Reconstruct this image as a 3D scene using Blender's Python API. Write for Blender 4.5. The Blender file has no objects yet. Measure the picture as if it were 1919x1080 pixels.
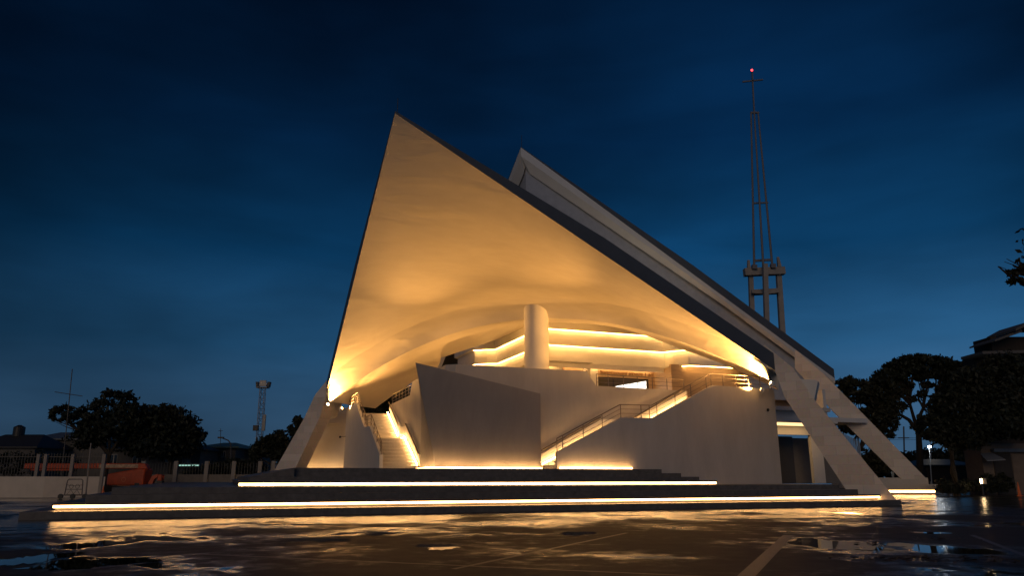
import bpy, bmesh, math, random
import numpy as np
from mathutils import Vector, Matrix

sc = bpy.context.scene
R = math.radians
# ---------------------------------------------------------------- camera
CAM_H, FPX, PITCH = 1.7, 1400.0, math.atan(355.0 / 1400.0)
cd = bpy.data.cameras.new('camera'); cam = bpy.data.objects.new('camera', cd)
sc.collection.objects.link(cam)
cd.sensor_width = 36.0; cd.lens = 36.0 * FPX / 1919.0
cd.clip_start = 0.1; cd.clip_end = 3000
cam.location = (0, 0, CAM_H); cam.rotation_euler = (math.pi / 2 + PITCH, 0, 0)
sc.camera = cam
# ---------------------------------------------------------------- render, view
sc.render.engine = 'CYCLES'
sc.cycles.use_denoising = True
sc.cycles.max_bounces = 10; sc.cycles.diffuse_bounces = 5; sc.cycles.glossy_bounces = 4
sc.cycles.sample_clamp_indirect = 6
sc.cycles.caustics_reflective = False; sc.cycles.caustics_refractive = False
sc.view_settings.view_transform = 'Standard'; sc.view_settings.look = 'None'
sc.view_settings.exposure = 0; sc.view_settings.gamma = 1
# ---------------------------------------------------------------- dusk sky
w = bpy.data.worlds.new('World'); sc.world = w; w.use_nodes = True
nt = w.node_tree; nt.nodes.clear()
N = nt.nodes.new; LK = nt.links.new
out = N('ShaderNodeOutputWorld'); bg = N('ShaderNodeBackground'); LK(bg.outputs[0], out.inputs[0])
tc = N('ShaderNodeTexCoord'); sep = N('ShaderNodeSeparateXYZ'); LK(tc.outputs['Generated'], sep.inputs[0])
ramp = N('ShaderNodeValToRGB'); LK(sep.outputs['Z'], ramp.inputs[0])
el = ramp.color_ramp.elements
SKY = [(0.0, (.038, .083, .146)), (.07, (.028, .074, .142)), (.16, (.011, .052, .116)), (.28, (.0024, .027, .074)),
       (.42, (.0009, .0115, .038)), (.58, (.0006, .007, .024)), (1.0, (.0005, .005, .018))]
el[0].position = 0; el[0].color = (*SKY[0][1], 1); el[1].position = 1; el[1].color = (*SKY[-1][1], 1)
for ps, c in SKY[1:-1]:
    e = el.new(ps); e.color = (*c, 1)
azr = N('ShaderNodeMapRange'); LK(sep.outputs['X'], azr.inputs[0])      # the west (right) still glows
azr.inputs[1].default_value = -.6; azr.inputs[2].default_value = .65; azr.inputs[3].default_value = .78; azr.inputs[4].default_value = 1.5
mp = N('ShaderNodeMapping'); LK(tc.outputs['Generated'], mp.inputs[0]); mp.inputs['Scale'].default_value = (1.5, 1.5, 3.4)
mp.inputs['Rotation'].default_value = (0, R(8), 0); mp.inputs['Location'].default_value = (2.1, .3, 0.2)
nz = N('ShaderNodeTexNoise'); LK(mp.outputs[0], nz.inputs[0]); nz.inputs['Scale'].default_value = 1.25; nz.inputs['Detail'].default_value = 4; nz.inputs['Roughness'].default_value = .45
cr = N('ShaderNodeMapRange'); LK(nz.outputs[0], cr.inputs[0]); cr.inputs[1].default_value = .32; cr.inputs[2].default_value = .68
cr.inputs[3].default_value = .5; cr.inputs[4].default_value = 1.55
mp2 = N('ShaderNodeMapping'); LK(tc.outputs['Generated'], mp2.inputs[0]); mp2.inputs['Scale'].default_value = (2.2, 2.2, 11); mp2.inputs['Rotation'].default_value = (0, R(-6), R(20))
nz2 = N('ShaderNodeTexNoise'); LK(mp2.outputs[0], nz2.inputs[0]); nz2.inputs['Scale'].default_value = 1.6; nz2.inputs['Detail'].default_value = 6; nz2.inputs['Roughness'].default_value = .5; nz2.inputs['Distortion'].default_value = .5
cr2 = N('ShaderNodeMapRange'); LK(nz2.outputs[0], cr2.inputs[0]); cr2.inputs[1].default_value = .3; cr2.inputs[2].default_value = .7; cr2.inputs[3].default_value = .88; cr2.inputs[4].default_value = 1.14
m0 = N('ShaderNodeMath'); m0.operation = 'MULTIPLY'; LK(azr.outputs[0], m0.inputs[0]); LK(cr2.outputs[0], m0.inputs[1])
m1 = N('ShaderNodeMath'); m1.operation = 'MULTIPLY'; LK(m0.outputs[0], m1.inputs[0]); LK(cr.outputs[0], m1.inputs[1])
mx = N('ShaderNodeVectorMath'); mx.operation = 'SCALE'; LK(ramp.outputs[0], mx.inputs[0]); LK(m1.outputs[0], mx.inputs['Scale'])
LK(mx.outputs[0], bg.inputs[0]); bg.inputs[1].default_value = 1.0

sl = bpy.data.lights.new('sun', 'SUN'); sl.energy = .35; sl.angle = R(30); sl.color = (1.0, .72, .48)   # last glow and town light from behind the camera
so = bpy.data.objects.new('sun', sl); sc.collection.objects.link(so); so.rotation_euler = (R(74), 0, R(-12))
# ================================================================ helpers
TH = R(20.513); OX, OY = -19.98, 31.79
UX, UY = math.cos(TH), math.sin(TH)
def U(p):                       # building frame (u along the steps, n into the church, z) -> world
    u, n, z = p
    return (OX + u * UX - n * UY, OY + u * UY + n * UX, z)
def ID(p): return p
def MIR(p): return (p[1] + 10.45, p[0] - 10.45, p[2])   # the church is mirrored about its diagonal
def at(px, py, Y):              # a point seen at photo pixel px,py whose world Y is Y
    dx = px - 960; up = 540 - py
    d = (dx, FPX * math.cos(PITCH) - up * math.sin(PITCH), up * math.cos(PITCH) + FPX * math.sin(PITCH))
    t = Y / d[1]
    return (d[0] * t, Y, CAM_H + d[2] * t)
def ground(px, py, z=0):
    dx = px - 960; up = 540 - py
    d = (dx, FPX * math.cos(PITCH) - up * math.sin(PITCH), up * math.cos(PITCH) + FPX * math.sin(PITCH))
    t = (z - CAM_H) / d[2]
    return (d[0] * t, d[1] * t, z)

class MB:
    def __init__(s): s.v = []; s.f = []
    def add(s, vs, fs):
        k = len(s.v); s.v += [tuple(p) for p in vs]; s.f += [tuple(i + k for i in f) for f in fs]; return s
    def prism(s, pts, ext, xf=U):         # polygon pts extruded by ext
        n = len(pts); a = [xf(p) for p in pts]
        b = [xf((p[0] + ext[0], p[1] + ext[1], p[2] + ext[2])) for p in pts]
        return s.add(a + b, [tuple(range(n)), tuple(range(2 * n - 1, n - 1, -1))] + [(i, i + n, (i + 1) % n + n, (i + 1) % n) for i in range(n)])
    def box(s, a, b, xf=U):
        (x0, y0, z0), (x1, y1, z1) = a, b
        return s.prism([(x0, y0, z0), (x1, y0, z0), (x1, y1, z0), (x0, y1, z0)], (0, 0, z1 - z0), xf)
    def hexa(s, bot, top, xf=U):
        return s.add([xf(p) for p in bot + top], [(3, 2, 1, 0), (4, 5, 6, 7)] + [(i, (i + 1) % 4, (i + 1) % 4 + 4, i + 4) for i in range(4)])
    def tube(s, pts, r, k=6, xf=U, r1=None):
        P = [Vector(xf(p)) for p in pts]; rings = []
        for i, p in enumerate(P):
            d = (P[min(i + 1, len(P) - 1)] - P[max(i - 1, 0)]).normalized()
            a = d.cross(Vector((0, 0, 1)))
            a = a.normalized() if a.length > 1e-3 else Vector((1, 0, 0))
            b = d.cross(a).normalized()
            t = i / max(1, len(P) - 1); rr = r if r1 is None else (r + (r1 - r) * t)
            rings.append([p + (a * math.cos(q * 2 * math.pi / k) + b * math.sin(q * 2 * math.pi / k)) * rr for q in range(k)])
        vs = [tuple(q) for rg in rings for q in rg]; fs = []
        for i in range(len(P) - 1):
            for q in range(k):
                fs.append((i * k + q, i * k + (q + 1) % k, (i + 1) * k + (q + 1) % k, (i + 1) * k + q))
        fs += [tuple(range(k - 1, -1, -1)), tuple((len(P) - 1) * k + q for q in range(k))]
        return s.add(vs, fs)
    def cyl(s, c, r0, r1, h, k=24, xf=U):
        x, y, z = c
        a = [xf((x + r0 * math.cos(q * 2 * math.pi / k), y + r0 * math.sin(q * 2 * math.pi / k), z)) for q in range(k)]
        b = [xf((x + r1 * math.cos(q * 2 * math.pi / k), y + r1 * math.sin(q * 2 * math.pi / k), z + h)) for q in range(k)]
        return s.add(a + b, [tuple(range(k - 1, -1, -1)), tuple(range(k, 2 * k))] + [(q, (q + 1) % k, (q + 1) % k + k, q + k) for q in range(k)])
    def ball(s, c, r, xf=U, k=10, sq=1.0):
        x, y, z = c; vs = []; fs = []
        for i in range(k + 1):
            t = math.pi * i / k
            for q in range(k):
                a = 2 * math.pi * q / k
                vs.append(xf((x + r * math.sin(t) * math.cos(a), y + r * math.sin(t) * math.sin(a), z + r * sq * math.cos(t))))
        for i in range(k):
            for q in range(k):
                fs.append((i * k + q, i * k + (q + 1) % k, (i + 1) * k + (q + 1) % k, (i + 1) * k + q))
        return s.add(vs, fs)
    def grid(s, fn, na, nb):
        vs = [fn(i / na, j / nb) for i in range(na + 1) for j in range(nb + 1)]
        return s.add(vs, [(i * (nb + 1) + j, i * (nb + 1) + j + 1, (i + 1) * (nb + 1) + j + 1, (i + 1) * (nb + 1) + j) for i in range(na) for j in range(nb)])
    def build(s, name, mat, parent=None, smooth=False, bevel=0, origin=None):
        me = bpy.data.meshes.new(name); me.from_pydata(s.v, [], s.f)
        bm = bmesh.new(); bm.from_mesh(me)
        bmesh.ops.remove_doubles(bm, verts=bm.verts, dist=1e-5)
        bmesh.ops.recalc_face_normals(bm, faces=bm.faces)
        if bevel: bmesh.ops.bevel(bm, geom=[e for e in bm.edges if e.is_manifold and e.calc_face_angle(0) > .5], offset=bevel, segments=1, affect='EDGES')
        bm.to_mesh(me); bm.free()
        return link(name, me, mat, parent, smooth, origin)
def link(name, me, mat, parent=None, smooth=False, origin=None):
    if smooth:
        me.polygons.foreach_set('use_smooth', [True] * len(me.polygons))
    me.materials.append(mat)
    o = bpy.data.objects.new(name, me); sc.collection.objects.link(o)
    if origin is not None:
        me.transform(Matrix.Translation(-Vector(origin))); o.location = origin
    if parent is not None: adopt(o, parent)
    return o
WM = {}
def adopt(o, parent):
    o.parent = parent
    g = Matrix.Identity(4); p = parent
    while p is not None:
        g = p.matrix_parent_inverse_dummy if False else g
        p = None
    base = WM.get(parent.name, Matrix.Translation(parent.location) if parent.parent is None else Matrix.Identity(4))
    o.matrix_parent_inverse = base.inverted()
    WM[o.name] = Matrix.Translation(o.location)
def tag(o, label=None, cat=None, group=None, kind=None):
    if label: o['label'] = label
    if cat: o['category'] = cat
    if group: o['group'] = group
    if kind: o['kind'] = kind
    return o
def thing(name, label, cat, loc, group=None):
    o = bpy.data.objects.new(name, None); sc.collection.objects.link(o)
    o.location = loc; o.empty_display_size = .3
    WM[o.name] = Matrix.Translation(loc)
    return tag(o, label, cat, group)
def copy_tree(o, parent=None):
    c = o.copy(); sc.collection.objects.link(c)
    if parent is not None: c.parent = parent
    for ch in [x for x in bpy.data.objects if x.parent is o]: copy_tree(ch, c)
    return c

# ---------------------------------------------------------------- materials
def mat(name, col, rough=.6, metal=0, var=0, vscale=2.0, bump=0, bscale=20, stretch=(1, 1, 1), emit=None, es=0, spec=.5):
    m = bpy.data.materials.new(name); m.use_nodes = True; t = m.node_tree; b = t.nodes['Principled BSDF']
    b.inputs['Base Color'].default_value = (*col, 1); b.inputs['Roughness'].default_value = rough; b.inputs['Metallic'].default_value = metal
    b.inputs['Specular IOR Level'].default_value = spec
    if emit: b.inputs['Emission Color'].default_value = (*emit, 1); b.inputs['Emission Strength'].default_value = es
    if var or bump:
        c = t.nodes.new('ShaderNodeTexCoord'); mp = t.nodes.new('ShaderNodeMapping'); mp.inputs['Scale'].default_value = stretch
        t.links.new(c.outputs['Object'], mp.inputs[0])
    if var:
        n = t.nodes.new('ShaderNodeTexNoise'); n.inputs['Scale'].default_value = vscale; n.inputs['Detail'].default_value = 7; n.inputs['Roughness'].default_value = .65
        t.links.new(mp.outputs[0], n.inputs[0])
        r = t.nodes.new('ShaderNodeValToRGB'); t.links.new(n.outputs[0], r.inputs[0])
        r.color_ramp.elements[0].position = .3; r.color_ramp.elements[1].position = .72
        r.color_ramp.elements[0].color = (*[max(0, x * (1 - var)) for x in col], 1); r.color_ramp.elements[1].color = (*[min(1, x * (1 + var)) for x in col], 1)
        t.links.new(r.outputs[0], b.inputs['Base Color'])
    if bump:
        n = t.nodes.new('ShaderNodeTexNoise'); n.inputs['Scale'].default_value = bscale; n.inputs['Detail'].default_value = 4
        t.links.new(mp.outputs[0], n.inputs[0])
        bp = t.nodes.new('ShaderNodeBump'); bp.inputs['Strength'].default_value = bump; bp.inputs['Distance'].default_value = .1
        t.links.new(n.outputs[0], bp.inputs['Height']); t.links.new(bp.outputs[0], b.inputs['Normal'])
    return m
def glow(name, col, s):
    m = bpy.data.materials.new(name); m.use_nodes = True; t = m.node_tree; t.nodes.clear()
    e = t.nodes.new('ShaderNodeEmission'); o = t.nodes.new('ShaderNodeOutputMaterial'); t.links.new(e.outputs[0], o.inputs[0])
    e.inputs[0].default_value = (*col, 1); e.inputs[1].default_value = s
    if 'led' in name:                     # diodes age unevenly along a strip
        c = t.nodes.new('ShaderNodeTexCoord'); n = t.nodes.new('ShaderNodeTexNoise'); n.inputs['Scale'].default_value = 1.1; n.inputs['Detail'].default_value = 3
        r = t.nodes.new('ShaderNodeMapRange'); t.links.new(c.outputs['Object'], n.inputs[0]); t.links.new(n.outputs[0], r.inputs[0])
        r.inputs[1].default_value = .3; r.inputs[2].default_value = .7; r.inputs[3].default_value = s * .7; r.inputs[4].default_value = s * 1.25
        t.links.new(r.outputs[0], e.inputs[1])
    return m
WARM = (1.0, .475, .12)
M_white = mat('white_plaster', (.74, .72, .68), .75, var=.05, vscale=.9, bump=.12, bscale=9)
M_shell = None
M_roof = mat('roof_dusk_dark', (.085, .09, .10), .5, var=.12, vscale=.7)  # white shell paint with its dusk dimness put into the colour
M_prow = mat('prow_render_shaded', (.36, .33, .305), .72, var=.10, vscale=.9, bump=.12, bscale=9, stretch=(1, 1, .28))  # same wall render made darker, the prow's shade is in the colour
M_inner = mat('inner_render_lit', (.50, .47, .43), .72, var=.10, vscale=.9, bump=.12, bscale=9, stretch=(1, 1, .28))  # same wall render made paler, stair light put into its colour
M_clere = mat('clerestory_panel', (.42, .43, .46), .4, var=.1)
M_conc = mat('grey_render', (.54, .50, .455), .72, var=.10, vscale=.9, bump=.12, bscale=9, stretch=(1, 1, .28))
M_dark = mat('dark_granite', (.13, .118, .108), .45, var=.3, vscale=3, bump=.05, bscale=60, spec=.3)
M_stair = mat('pale_terrazzo', (.60, .56, .50), .5, var=.1, vscale=8)
M_steel = mat('stainless_steel', (.55, .53, .50), .35, metal=.8)
M_rail = mat('dull_steel', (.16, .13, .11), .45, metal=.3)
M_wood = mat('warm_stone_cladding', (.50, .36, .22), .5, var=.16, vscale=1.2, stretch=(1, 1, 9))
M_letters = mat('bronze_letters', (.32, .19, .09), .45)
M_darkglass = mat('tinted_glass', (.10, .085, .05), .12)
M_led = glow('led_strip_glow', (1.0, .52, .18), 17.0)
M_led_in = glow('cove_led_glow', (1.0, .52, .15), 17.0)
M_led_st = glow('stair_led_glow', (1.0, .52, .17), 80.0)
M_led_ft = glow('foot_led_glow', (1.0, .52, .18), 19.0)
M_lamp = glow('flood_lens_glow', (1.0, .66, .32), 30.0)
M_blackmetal = mat('black_metal', (.02, .02, .02), .5)

# shell plaster: trowel undulations
def shell_material():
    m = mat('shell_plaster', (.76, .70, .60), .7)
    t = m.node_tree; b = t.nodes['Principled BSDF']
    c = t.nodes.new('ShaderNodeTexCoord'); mp = t.nodes.new('ShaderNodeMapping')
    mp.inputs['Rotation'].default_value = (0, 0, -TH - R(45)); mp.inputs['Scale'].default_value = (.10, .3, .30)
    t.links.new(c.outputs['Object'], mp.inputs[0])
    n = t.nodes.new('ShaderNodeTexNoise'); n.inputs['Scale'].default_value = 1.6; n.inputs['Detail'].default_value = 3; n.inputs['Distortion'].default_value = .6
    t.links.new(mp.outputs[0], n.inputs[0])
    n2 = t.nodes.new('ShaderNodeTexNoise'); n2.inputs['Scale'].default_value = 6; n2.inputs['Detail'].default_value = 5
    t.links.new(mp.outputs[0], n2.inputs[0])
    ad = t.nodes.new('ShaderNodeMath'); ad.operation = 'MULTIPLY_ADD'; t.links.new(n2.outputs[0], ad.inputs[0]); ad.inputs[1].default_value = .12
    t.links.new(n.outputs[0], ad.inputs[2])
    bp = t.nodes.new('ShaderNodeBump'); bp.inputs['Strength'].default_value = .14; bp.inputs['Distance'].default_value = .5
    t.links.new(ad.outputs[0], bp.inputs['Height']); t.links.new(bp.outputs[0], b.inputs['Normal'])
    r = t.nodes.new('ShaderNodeValToRGB'); t.links.new(n2.outputs[0], r.inputs[0])
    r.color_ramp.elements[0].position = .3; r.color_ramp.elements[1].position = .7
    r.color_ramp.elements[0].color = (.74, .68, .58, 1); r.color_ramp.elements[1].color = (.79, .73, .63, 1)
    t.links.new(r.outputs[0], b.inputs['Base Color'])
    return m
M_shell = shell_material()
def clad_material():             # pale stone panels on the buttresses
    m = mat('stone_panels', (.62, .56, .50), .65)
    t = m.node_tree; b = t.nodes['Principled BSDF']
    c = t.nodes.new('ShaderNodeTexCoord'); mp = t.nodes.new('ShaderNodeMapping'); mp.inputs['Rotation'].default_value = (R(90), 0, 0)
    sp = t.nodes.new('ShaderNodeSeparateXYZ'); cb = t.nodes.new('ShaderNodeCombineXYZ')
    t.links.new(c.outputs['Object'], sp.inputs[0]); t.links.new(sp.outputs['X'], cb.inputs[0]); t.links.new(sp.outputs['Z'], cb.inputs[1])
    br = t.nodes.new('ShaderNodeTexBrick'); t.links.new(cb.outputs[0], br.inputs[0]); br.inputs['Scale'].default_value = 1
    br.inputs['Brick Width'].default_value = 1.25; br.inputs['Row Height'].default_value = .62; br.inputs['Mortar Size'].default_value = .006
    br.inputs['Color1'].default_value = (.80, .73, .66, 1); br.inputs['Color2'].default_value = (.64, .57, .50, 1); br.inputs['Mortar'].default_value = (.5, .45, .4, 1)
    n = t.nodes.new('ShaderNodeTexNoise'); n.inputs['Scale'].default_value = 5; n.inputs['Detail'].default_value = 6; t.links.new(c.outputs['Object'], n.inputs[0])
    mxx = t.nodes.new('ShaderNodeMix'); mxx.data_type = 'RGBA'; mxx.blend_type = 'OVERLAY'; mxx.inputs[0].default_value = .25
    t.links.new(br.outputs[0], mxx.inputs[6]); t.links.new(n.outputs[1], mxx.inputs[7]); t.links.new(mxx.outputs[2], b.inputs['Base Color'])
    return m
M_clad = clad_material()

# ================================================================ ground
def ground_material():
    m = mat('wet_asphalt', (.03, .028, .026), .4)
    t = m.node_tree; b = t.nodes['Principled BSDF']; L = t.links.new
    c = t.nodes.new('ShaderNodeTexCoord')
    def noise(s, d, r=.55, dist=0):
        n = t.nodes.new('ShaderNodeTexNoise'); n.inputs['Scale'].default_value = s; n.inputs['Detail'].default_value = d
        n.inputs['Roughness'].default_value = r; n.inputs['Distortion'].default_value = dist; L(c.outputs['Object'], n.inputs[0]); return n
    def mr(src, a, b_, c_, d_):
        n = t.nodes.new('ShaderNodeMapRange'); n.inputs[1].default_value = a; n.inputs[2].default_value = b_; n.inputs[3].default_value = c_; n.inputs[4].default_value = d_
        L(src, n.inputs[0]); return n.outputs[0]
    big = noise(.16, 7, .6, .4); mid = noise(1.5, 10, .68); fine = noise(30, 4, .75); grit = noise(70, 3, .8)
    pud = mr(big.outputs[0], .575, .60, 0, 1)               # standing water
    wetn = t.nodes.new('ShaderNodeMath'); wetn.operation = 'MULTIPLY_ADD'; L(mid.outputs[0], wetn.inputs[0]); wetn.inputs[1].default_value = .45; L(big.outputs[0], wetn.inputs[2])
    sepg = t.nodes.new('ShaderNodeVectorMath'); sepg.operation = 'DOT_PRODUCT'; L(c.outputs['Object'], sepg.inputs[0]); sepg.inputs[1].default_value = (-UY, UX, 0)
    near = mr(sepg.outputs['Value'], -(OX * UY - OY * UX) - 15, -(OX * UY - OY * UX) - 4, 0, .20)   # runoff lies wettest below the steps
    wet_ = t.nodes.new('ShaderNodeMath'); wet_.operation = 'ADD'; L(wetn.outputs[0], wet_.inputs[0]); L(near, wet_.inputs[1])
    wet2 = t.nodes.new('ShaderNodeMath'); wet2.operation = 'MULTIPLY_ADD'; L(grit.outputs[0], wet2.inputs[0]); wet2.inputs[1].default_value = .40; L(wet_.outputs[0], wet2.inputs[2])
    wet = mr(wet2.outputs[0], .945, 1.07, 0, 1)               # film of water round the puddles
    r1 = mr(wet, 0, 1, .66, .14)
    mixr = t.nodes.new('ShaderNodeMix'); L(pud, mixr.inputs[0]); L(r1, mixr.inputs[2]); mixr.inputs[3].default_value = .03
    L(mixr.outputs[0], b.inputs['Roughness'])
    L(mr(wet, 0, 1, .24, .55), b.inputs['Specular IOR Level'])
    col = t.nodes.new('ShaderNodeValToRGB'); L(mid.outputs[0], col.inputs[0])
    col.color_ramp.elements[0].color = (.022, .019, .016, 1); col.color_ramp.elements[1].color = (.065, .055, .045, 1)
    col.color_ramp.elements[0].position = .3; col.color_ramp.elements[1].position = .75
    L(col.outputs[0], b.inputs['Base Color'])
    h = t.nodes.new('ShaderNodeMath'); h.operation = 'ADD'; L(fine.outputs[0], h.inputs[0]); L(grit.outputs[0], h.inputs[1])
    inv = mr(pud, 0, 1, .30, 0.0)
    bp = t.nodes.new('ShaderNodeBump'); bp.inputs['Distance'].default_value = .012; L(h.outputs[0], bp.inputs['Height']); L(inv, bp.inputs['Strength'])
    L(bp.outputs[0], b.inputs['Normal'])
    return m
M_ground = ground_material()
g = MB().grid(lambda a, b_: (-700 + 1400 * a, -120 + 1400 * b_, 0), 8, 8).build('ground', M_ground)
tag(g, kind='structure')
M_joint = mat('concrete_joint', (.11, .095, .08), .42, var=.35, vscale=6, bump=.2, bscale=40)
def joint(a, b, wd):
    A = Vector(ground(*a)); B = Vector(ground(*b)); d = (B - A).normalized(); s = Vector((-d.y, d.x, 0)) * wd / 2
    o = MB().add([(*(A + s).xy, .004), (*(A - s).xy, .004), (*(B - s).xy, .004), (*(B + s).xy, .004)], [(0, 1, 2, 3)]).build('pavement_joint', M_joint)
    tag(o, kind='structure')
joint((1478, 1004), (1395, 1085), .30)
joint((850, 1068), (1175, 1000), .12)
joint((380, 1040), (1330, 1082), .10)
joint((100, 1075), (330, 1050), .14)
joint((1822, 1004), (1925, 1044), .16)

M_water = mat('still_water', (.006, .006, .006), .015)
def puddle(px, py, wpx, hpx, seed):
    rnd = random.Random(seed); c0 = ground(px, py); e = ground(px + wpx / 2, py); f0, f1 = ground(px, py + hpx / 2), ground(px, py - hpx / 2)
    rx = e[0] - c0[0]; ry = (f1[1] - f0[1]) / 2; cy = (f1[1] + f0[1]) / 2
    ph = [rnd.uniform(0, 6.28) for _ in range(6)]; pts = []
    for k in range(72):
        a = k / 72 * 2 * math.pi
        r = 1 + .18 * math.sin(2 * a + ph[0]) + .16 * math.sin(3 * a + ph[1]) + .11 * math.sin(5 * a + ph[2]) + .07 * math.sin(9 * a + ph[3]) + .08 * math.sin(17 * a + ph[4]) + .07 * math.sin(29 * a + ph[5]) + rnd.uniform(-.12, .12)
        pts.append((c0[0] + rx * r * math.cos(a), cy + ry * r * math.sin(a), .007))
    tag(MB().add(pts, [tuple(range(72))]).build('puddle', M_water), kind='structure')
for k_, a_ in enumerate(((522, 981, 70, 4), (586, 1013, 104, 7), (716, 1001, 72, 5), (822, 1026, 88, 9), (1082, 1001, 70, 6), (165, 1058, 170, 24), (40, 1052, 120, 26), (1640, 1030, 70, 5), (1745, 1000, 60, 3))): puddle(*a_, 50 + k_)
# ================================================================ stepped terrace
ter = thing('stepped_terrace', 'dark granite stepped terrace with glowing warm light strips in front of the church', 'steps', U((23, 0, 0)))
LEVELS = [(0.0, .31, -.1, 47.2, 0.0), (.31, .63, .85, 46.6, 1.0), (.63, .94, 1.95, 45.6, 1.8), (.94, 1.24, 2.85, 44.9, 2.6),
          (1.24, 1.50, 8.3, 37.6, 5.5), (1.50, 1.72, 8.8, 36.6, 6.0), (1.72, 1.95, 10.9, 35.5, 6.4), (1.95, 2.20, 11.15, 34.3, 6.8)]
for i, (z0, z1, u0, u1, n0) in enumerate(LEVELS):
    lit = i in (1, 4)
    s_ = MB()
    far = 44 - .5 * i
    if lit:      # slab with an overhanging nosing, the strip tucked below it
        s_.box((u0 + .12, n0 + .12, z0), (u1 - .12, far, z1 - .10)); s_.box((u0, n0, z1 - .10), (u1, far, z1))
    else:
        s_.box((u0, n0, z0), (u1, far, z1))
    st = s_.build('step', M_dark, ter)
    if lit:
        MB().box((u0 + .04, n0 + .03, z1 - (.20 if i == 1 else .22)), (u1 - .04, n0 + .115, z1 - .103)).build('light_strip', M_led, st)
MB().prism([(8.85, 6.05, 1.725), (11.1, 6.05, 2.19), (11.1, 6.05, 1.725)], (0, 33, 0)).build('ramp', M_dark, ter)
# the terrace wing under the rear buttress
wing = thing('side_terrace', 'pale low terrace with a light strip below the rear right buttress', 'steps', at(1700, 925, 77))
y0 = 77.0
x0, _, _ = at(1630, 915, y0); x1, _, _ = at(1760, 915, y0)
W0 = lambda p: p
MB().box((x0, y0, .55), (x1, y0 + 9, 1.0), W0).build('step', M_stair, wing)
MB().box((x0, y0 + .5, 1.0), (x1 - .7, y0 + 9, 1.65), W0).build('step', M_stair, wing)
MB().box((x0, y0 + .3, 0), (x1 - .3, y0 + 8.7, .55), W0).build('plinth', M_dark, wing)
MB().box((x0, y0 + .24, .22), (x1 - .3, y0 + .28, .42), W0).build('light_strip', M_led, wing)

# ================================================================ church
ch = thing('church', 'white modern church with a pointed saddle shaped concrete roof lit warm from below', 'church', U((30, 20, 0)))
V3 = lambda p: Vector(p)
def hyp(A, L_, R_, B, a, b):        # a toward R, b toward L
    return tuple(A[i] * (1 - a) * (1 - b) + R_[i] * a * (1 - b) + L_[i] * b * (1 - a) + B[i] * a * b for i in range(3))
A1, R1, L1, B1 = (15.53, 5.08, 23.48), (42.67, 5.08, 8.85), (15.53, 32.22, 8.85), (42.67, 32.22, 19.0)
def smooth_by_angle(o, ang=30):
    bm = bmesh.new(); bm.from_mesh(o.data)
    for e in bm.edges: e.smooth = not (e.is_manifold and e.calc_face_angle(0) > R(ang))
    bm.to_mesh(o.data); bm.free()
def shell(name, A, Rr, L_, B, t0, t1, material, parent):
    mb = MB(); n = 48
    lo = lambda a, b: U(hyp(A, L_, Rr, B, a, b))
    def hi(a, b):
        p = hyp(A, L_, Rr, B, a, b); k = min(1, 1.9 * max(a, b)); return U((p[0], p[1], p[2] + t0 + (t1 - t0) * k))
    o = mb.grid(lo, n, n).build(name, material, parent, smooth=True)
    mb = MB().grid(hi, n, n)
    for e in (lambda t: (t, 0), lambda t: (t, 1), lambda t: (0, t), lambda t: (1, t)):
        mb.grid(lambda a, b: (lo if b < .5 else hi)(*e(a)), n, 1)
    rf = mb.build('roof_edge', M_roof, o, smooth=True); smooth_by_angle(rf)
    return o
fs = shell('front_shell', A1, R1, L1, B1, .16, 1.22, M_shell, ch)
# lightning rods on the two peaks
MB().tube([(15.7, 5.2, 23.6), (15.7, 5.2, 24.6)], .02).build('lightning_rod', M_blackmetal, ch)
# rear shell, taller
A2, R2, L2, B2 = (29.17, 18.72, 29.3), (60.98, 18.72, 10.76), (29.17, 50.53, 10.76), (60.98, 50.53, 17.5)
def add(p, q): return tuple(p[i] + q[i] for i in range(3))
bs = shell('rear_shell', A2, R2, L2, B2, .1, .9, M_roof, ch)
MB().tube([(29.3, 18.9, 29.4), (29.3, 18.9, 30.6)], .02).build('lightning_rod', M_blackmetal, ch)
for xf in (ID, MIR):
    def er(t, dn, dz):             # along the front edge of the rear shell
        p = tuple(A2[i] + (R2[i] - A2[i]) * t for i in range(3)); p = (p[0] + dn, p[1] + dn, p[2] + dz) if t < .02 else (p[0], p[1] + dn, p[2] + dz)
        return U(xf(p))
    mb = MB()
    k = 30
    prof = [(-.02, .02), (-.02, -.62), (.5, -1.15), (.75, -.2)]
    for j in range(4):
        q0, q1 = prof[j], prof[(j + 1) % 4]
        def fz(a, b):
            q_ = q0 if b < .5 else q1; sc_ = 1.25 - .68 * min(1, a * 1.6)
            return er(a, q_[0] * sc_, q_[1] * sc_)
        mb.grid(fz, k, 1)
    mb.build('fascia', M_white, bs)
    mb = MB()                      # clerestory wall set back under the edge
    def cw(a, b):
        t = a * (.97 if xf is ID else .40)
        p = tuple(A2[i] + (R2[i] - A2[i]) * t for i in range(3))
        uu, nn = p[0] + .7, p[1] + .72
        zb = (14.6 if uu < 46 else 13.3 if uu < 51.3 else 8.6) if uu > 42.3 else hyp(A1, L1, R1, B1, (uu - 15.53) / 27.14, min(1, (nn - 5.08) / 27.14))[2] + .5
        return U(xf((uu, nn, (p[2] - .5) * (1 - b) + min(zb, p[2] - .5) * b)))
    mb.grid(cw, 40, 2); mb.build('clerestory', M_clere, bs)

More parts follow.
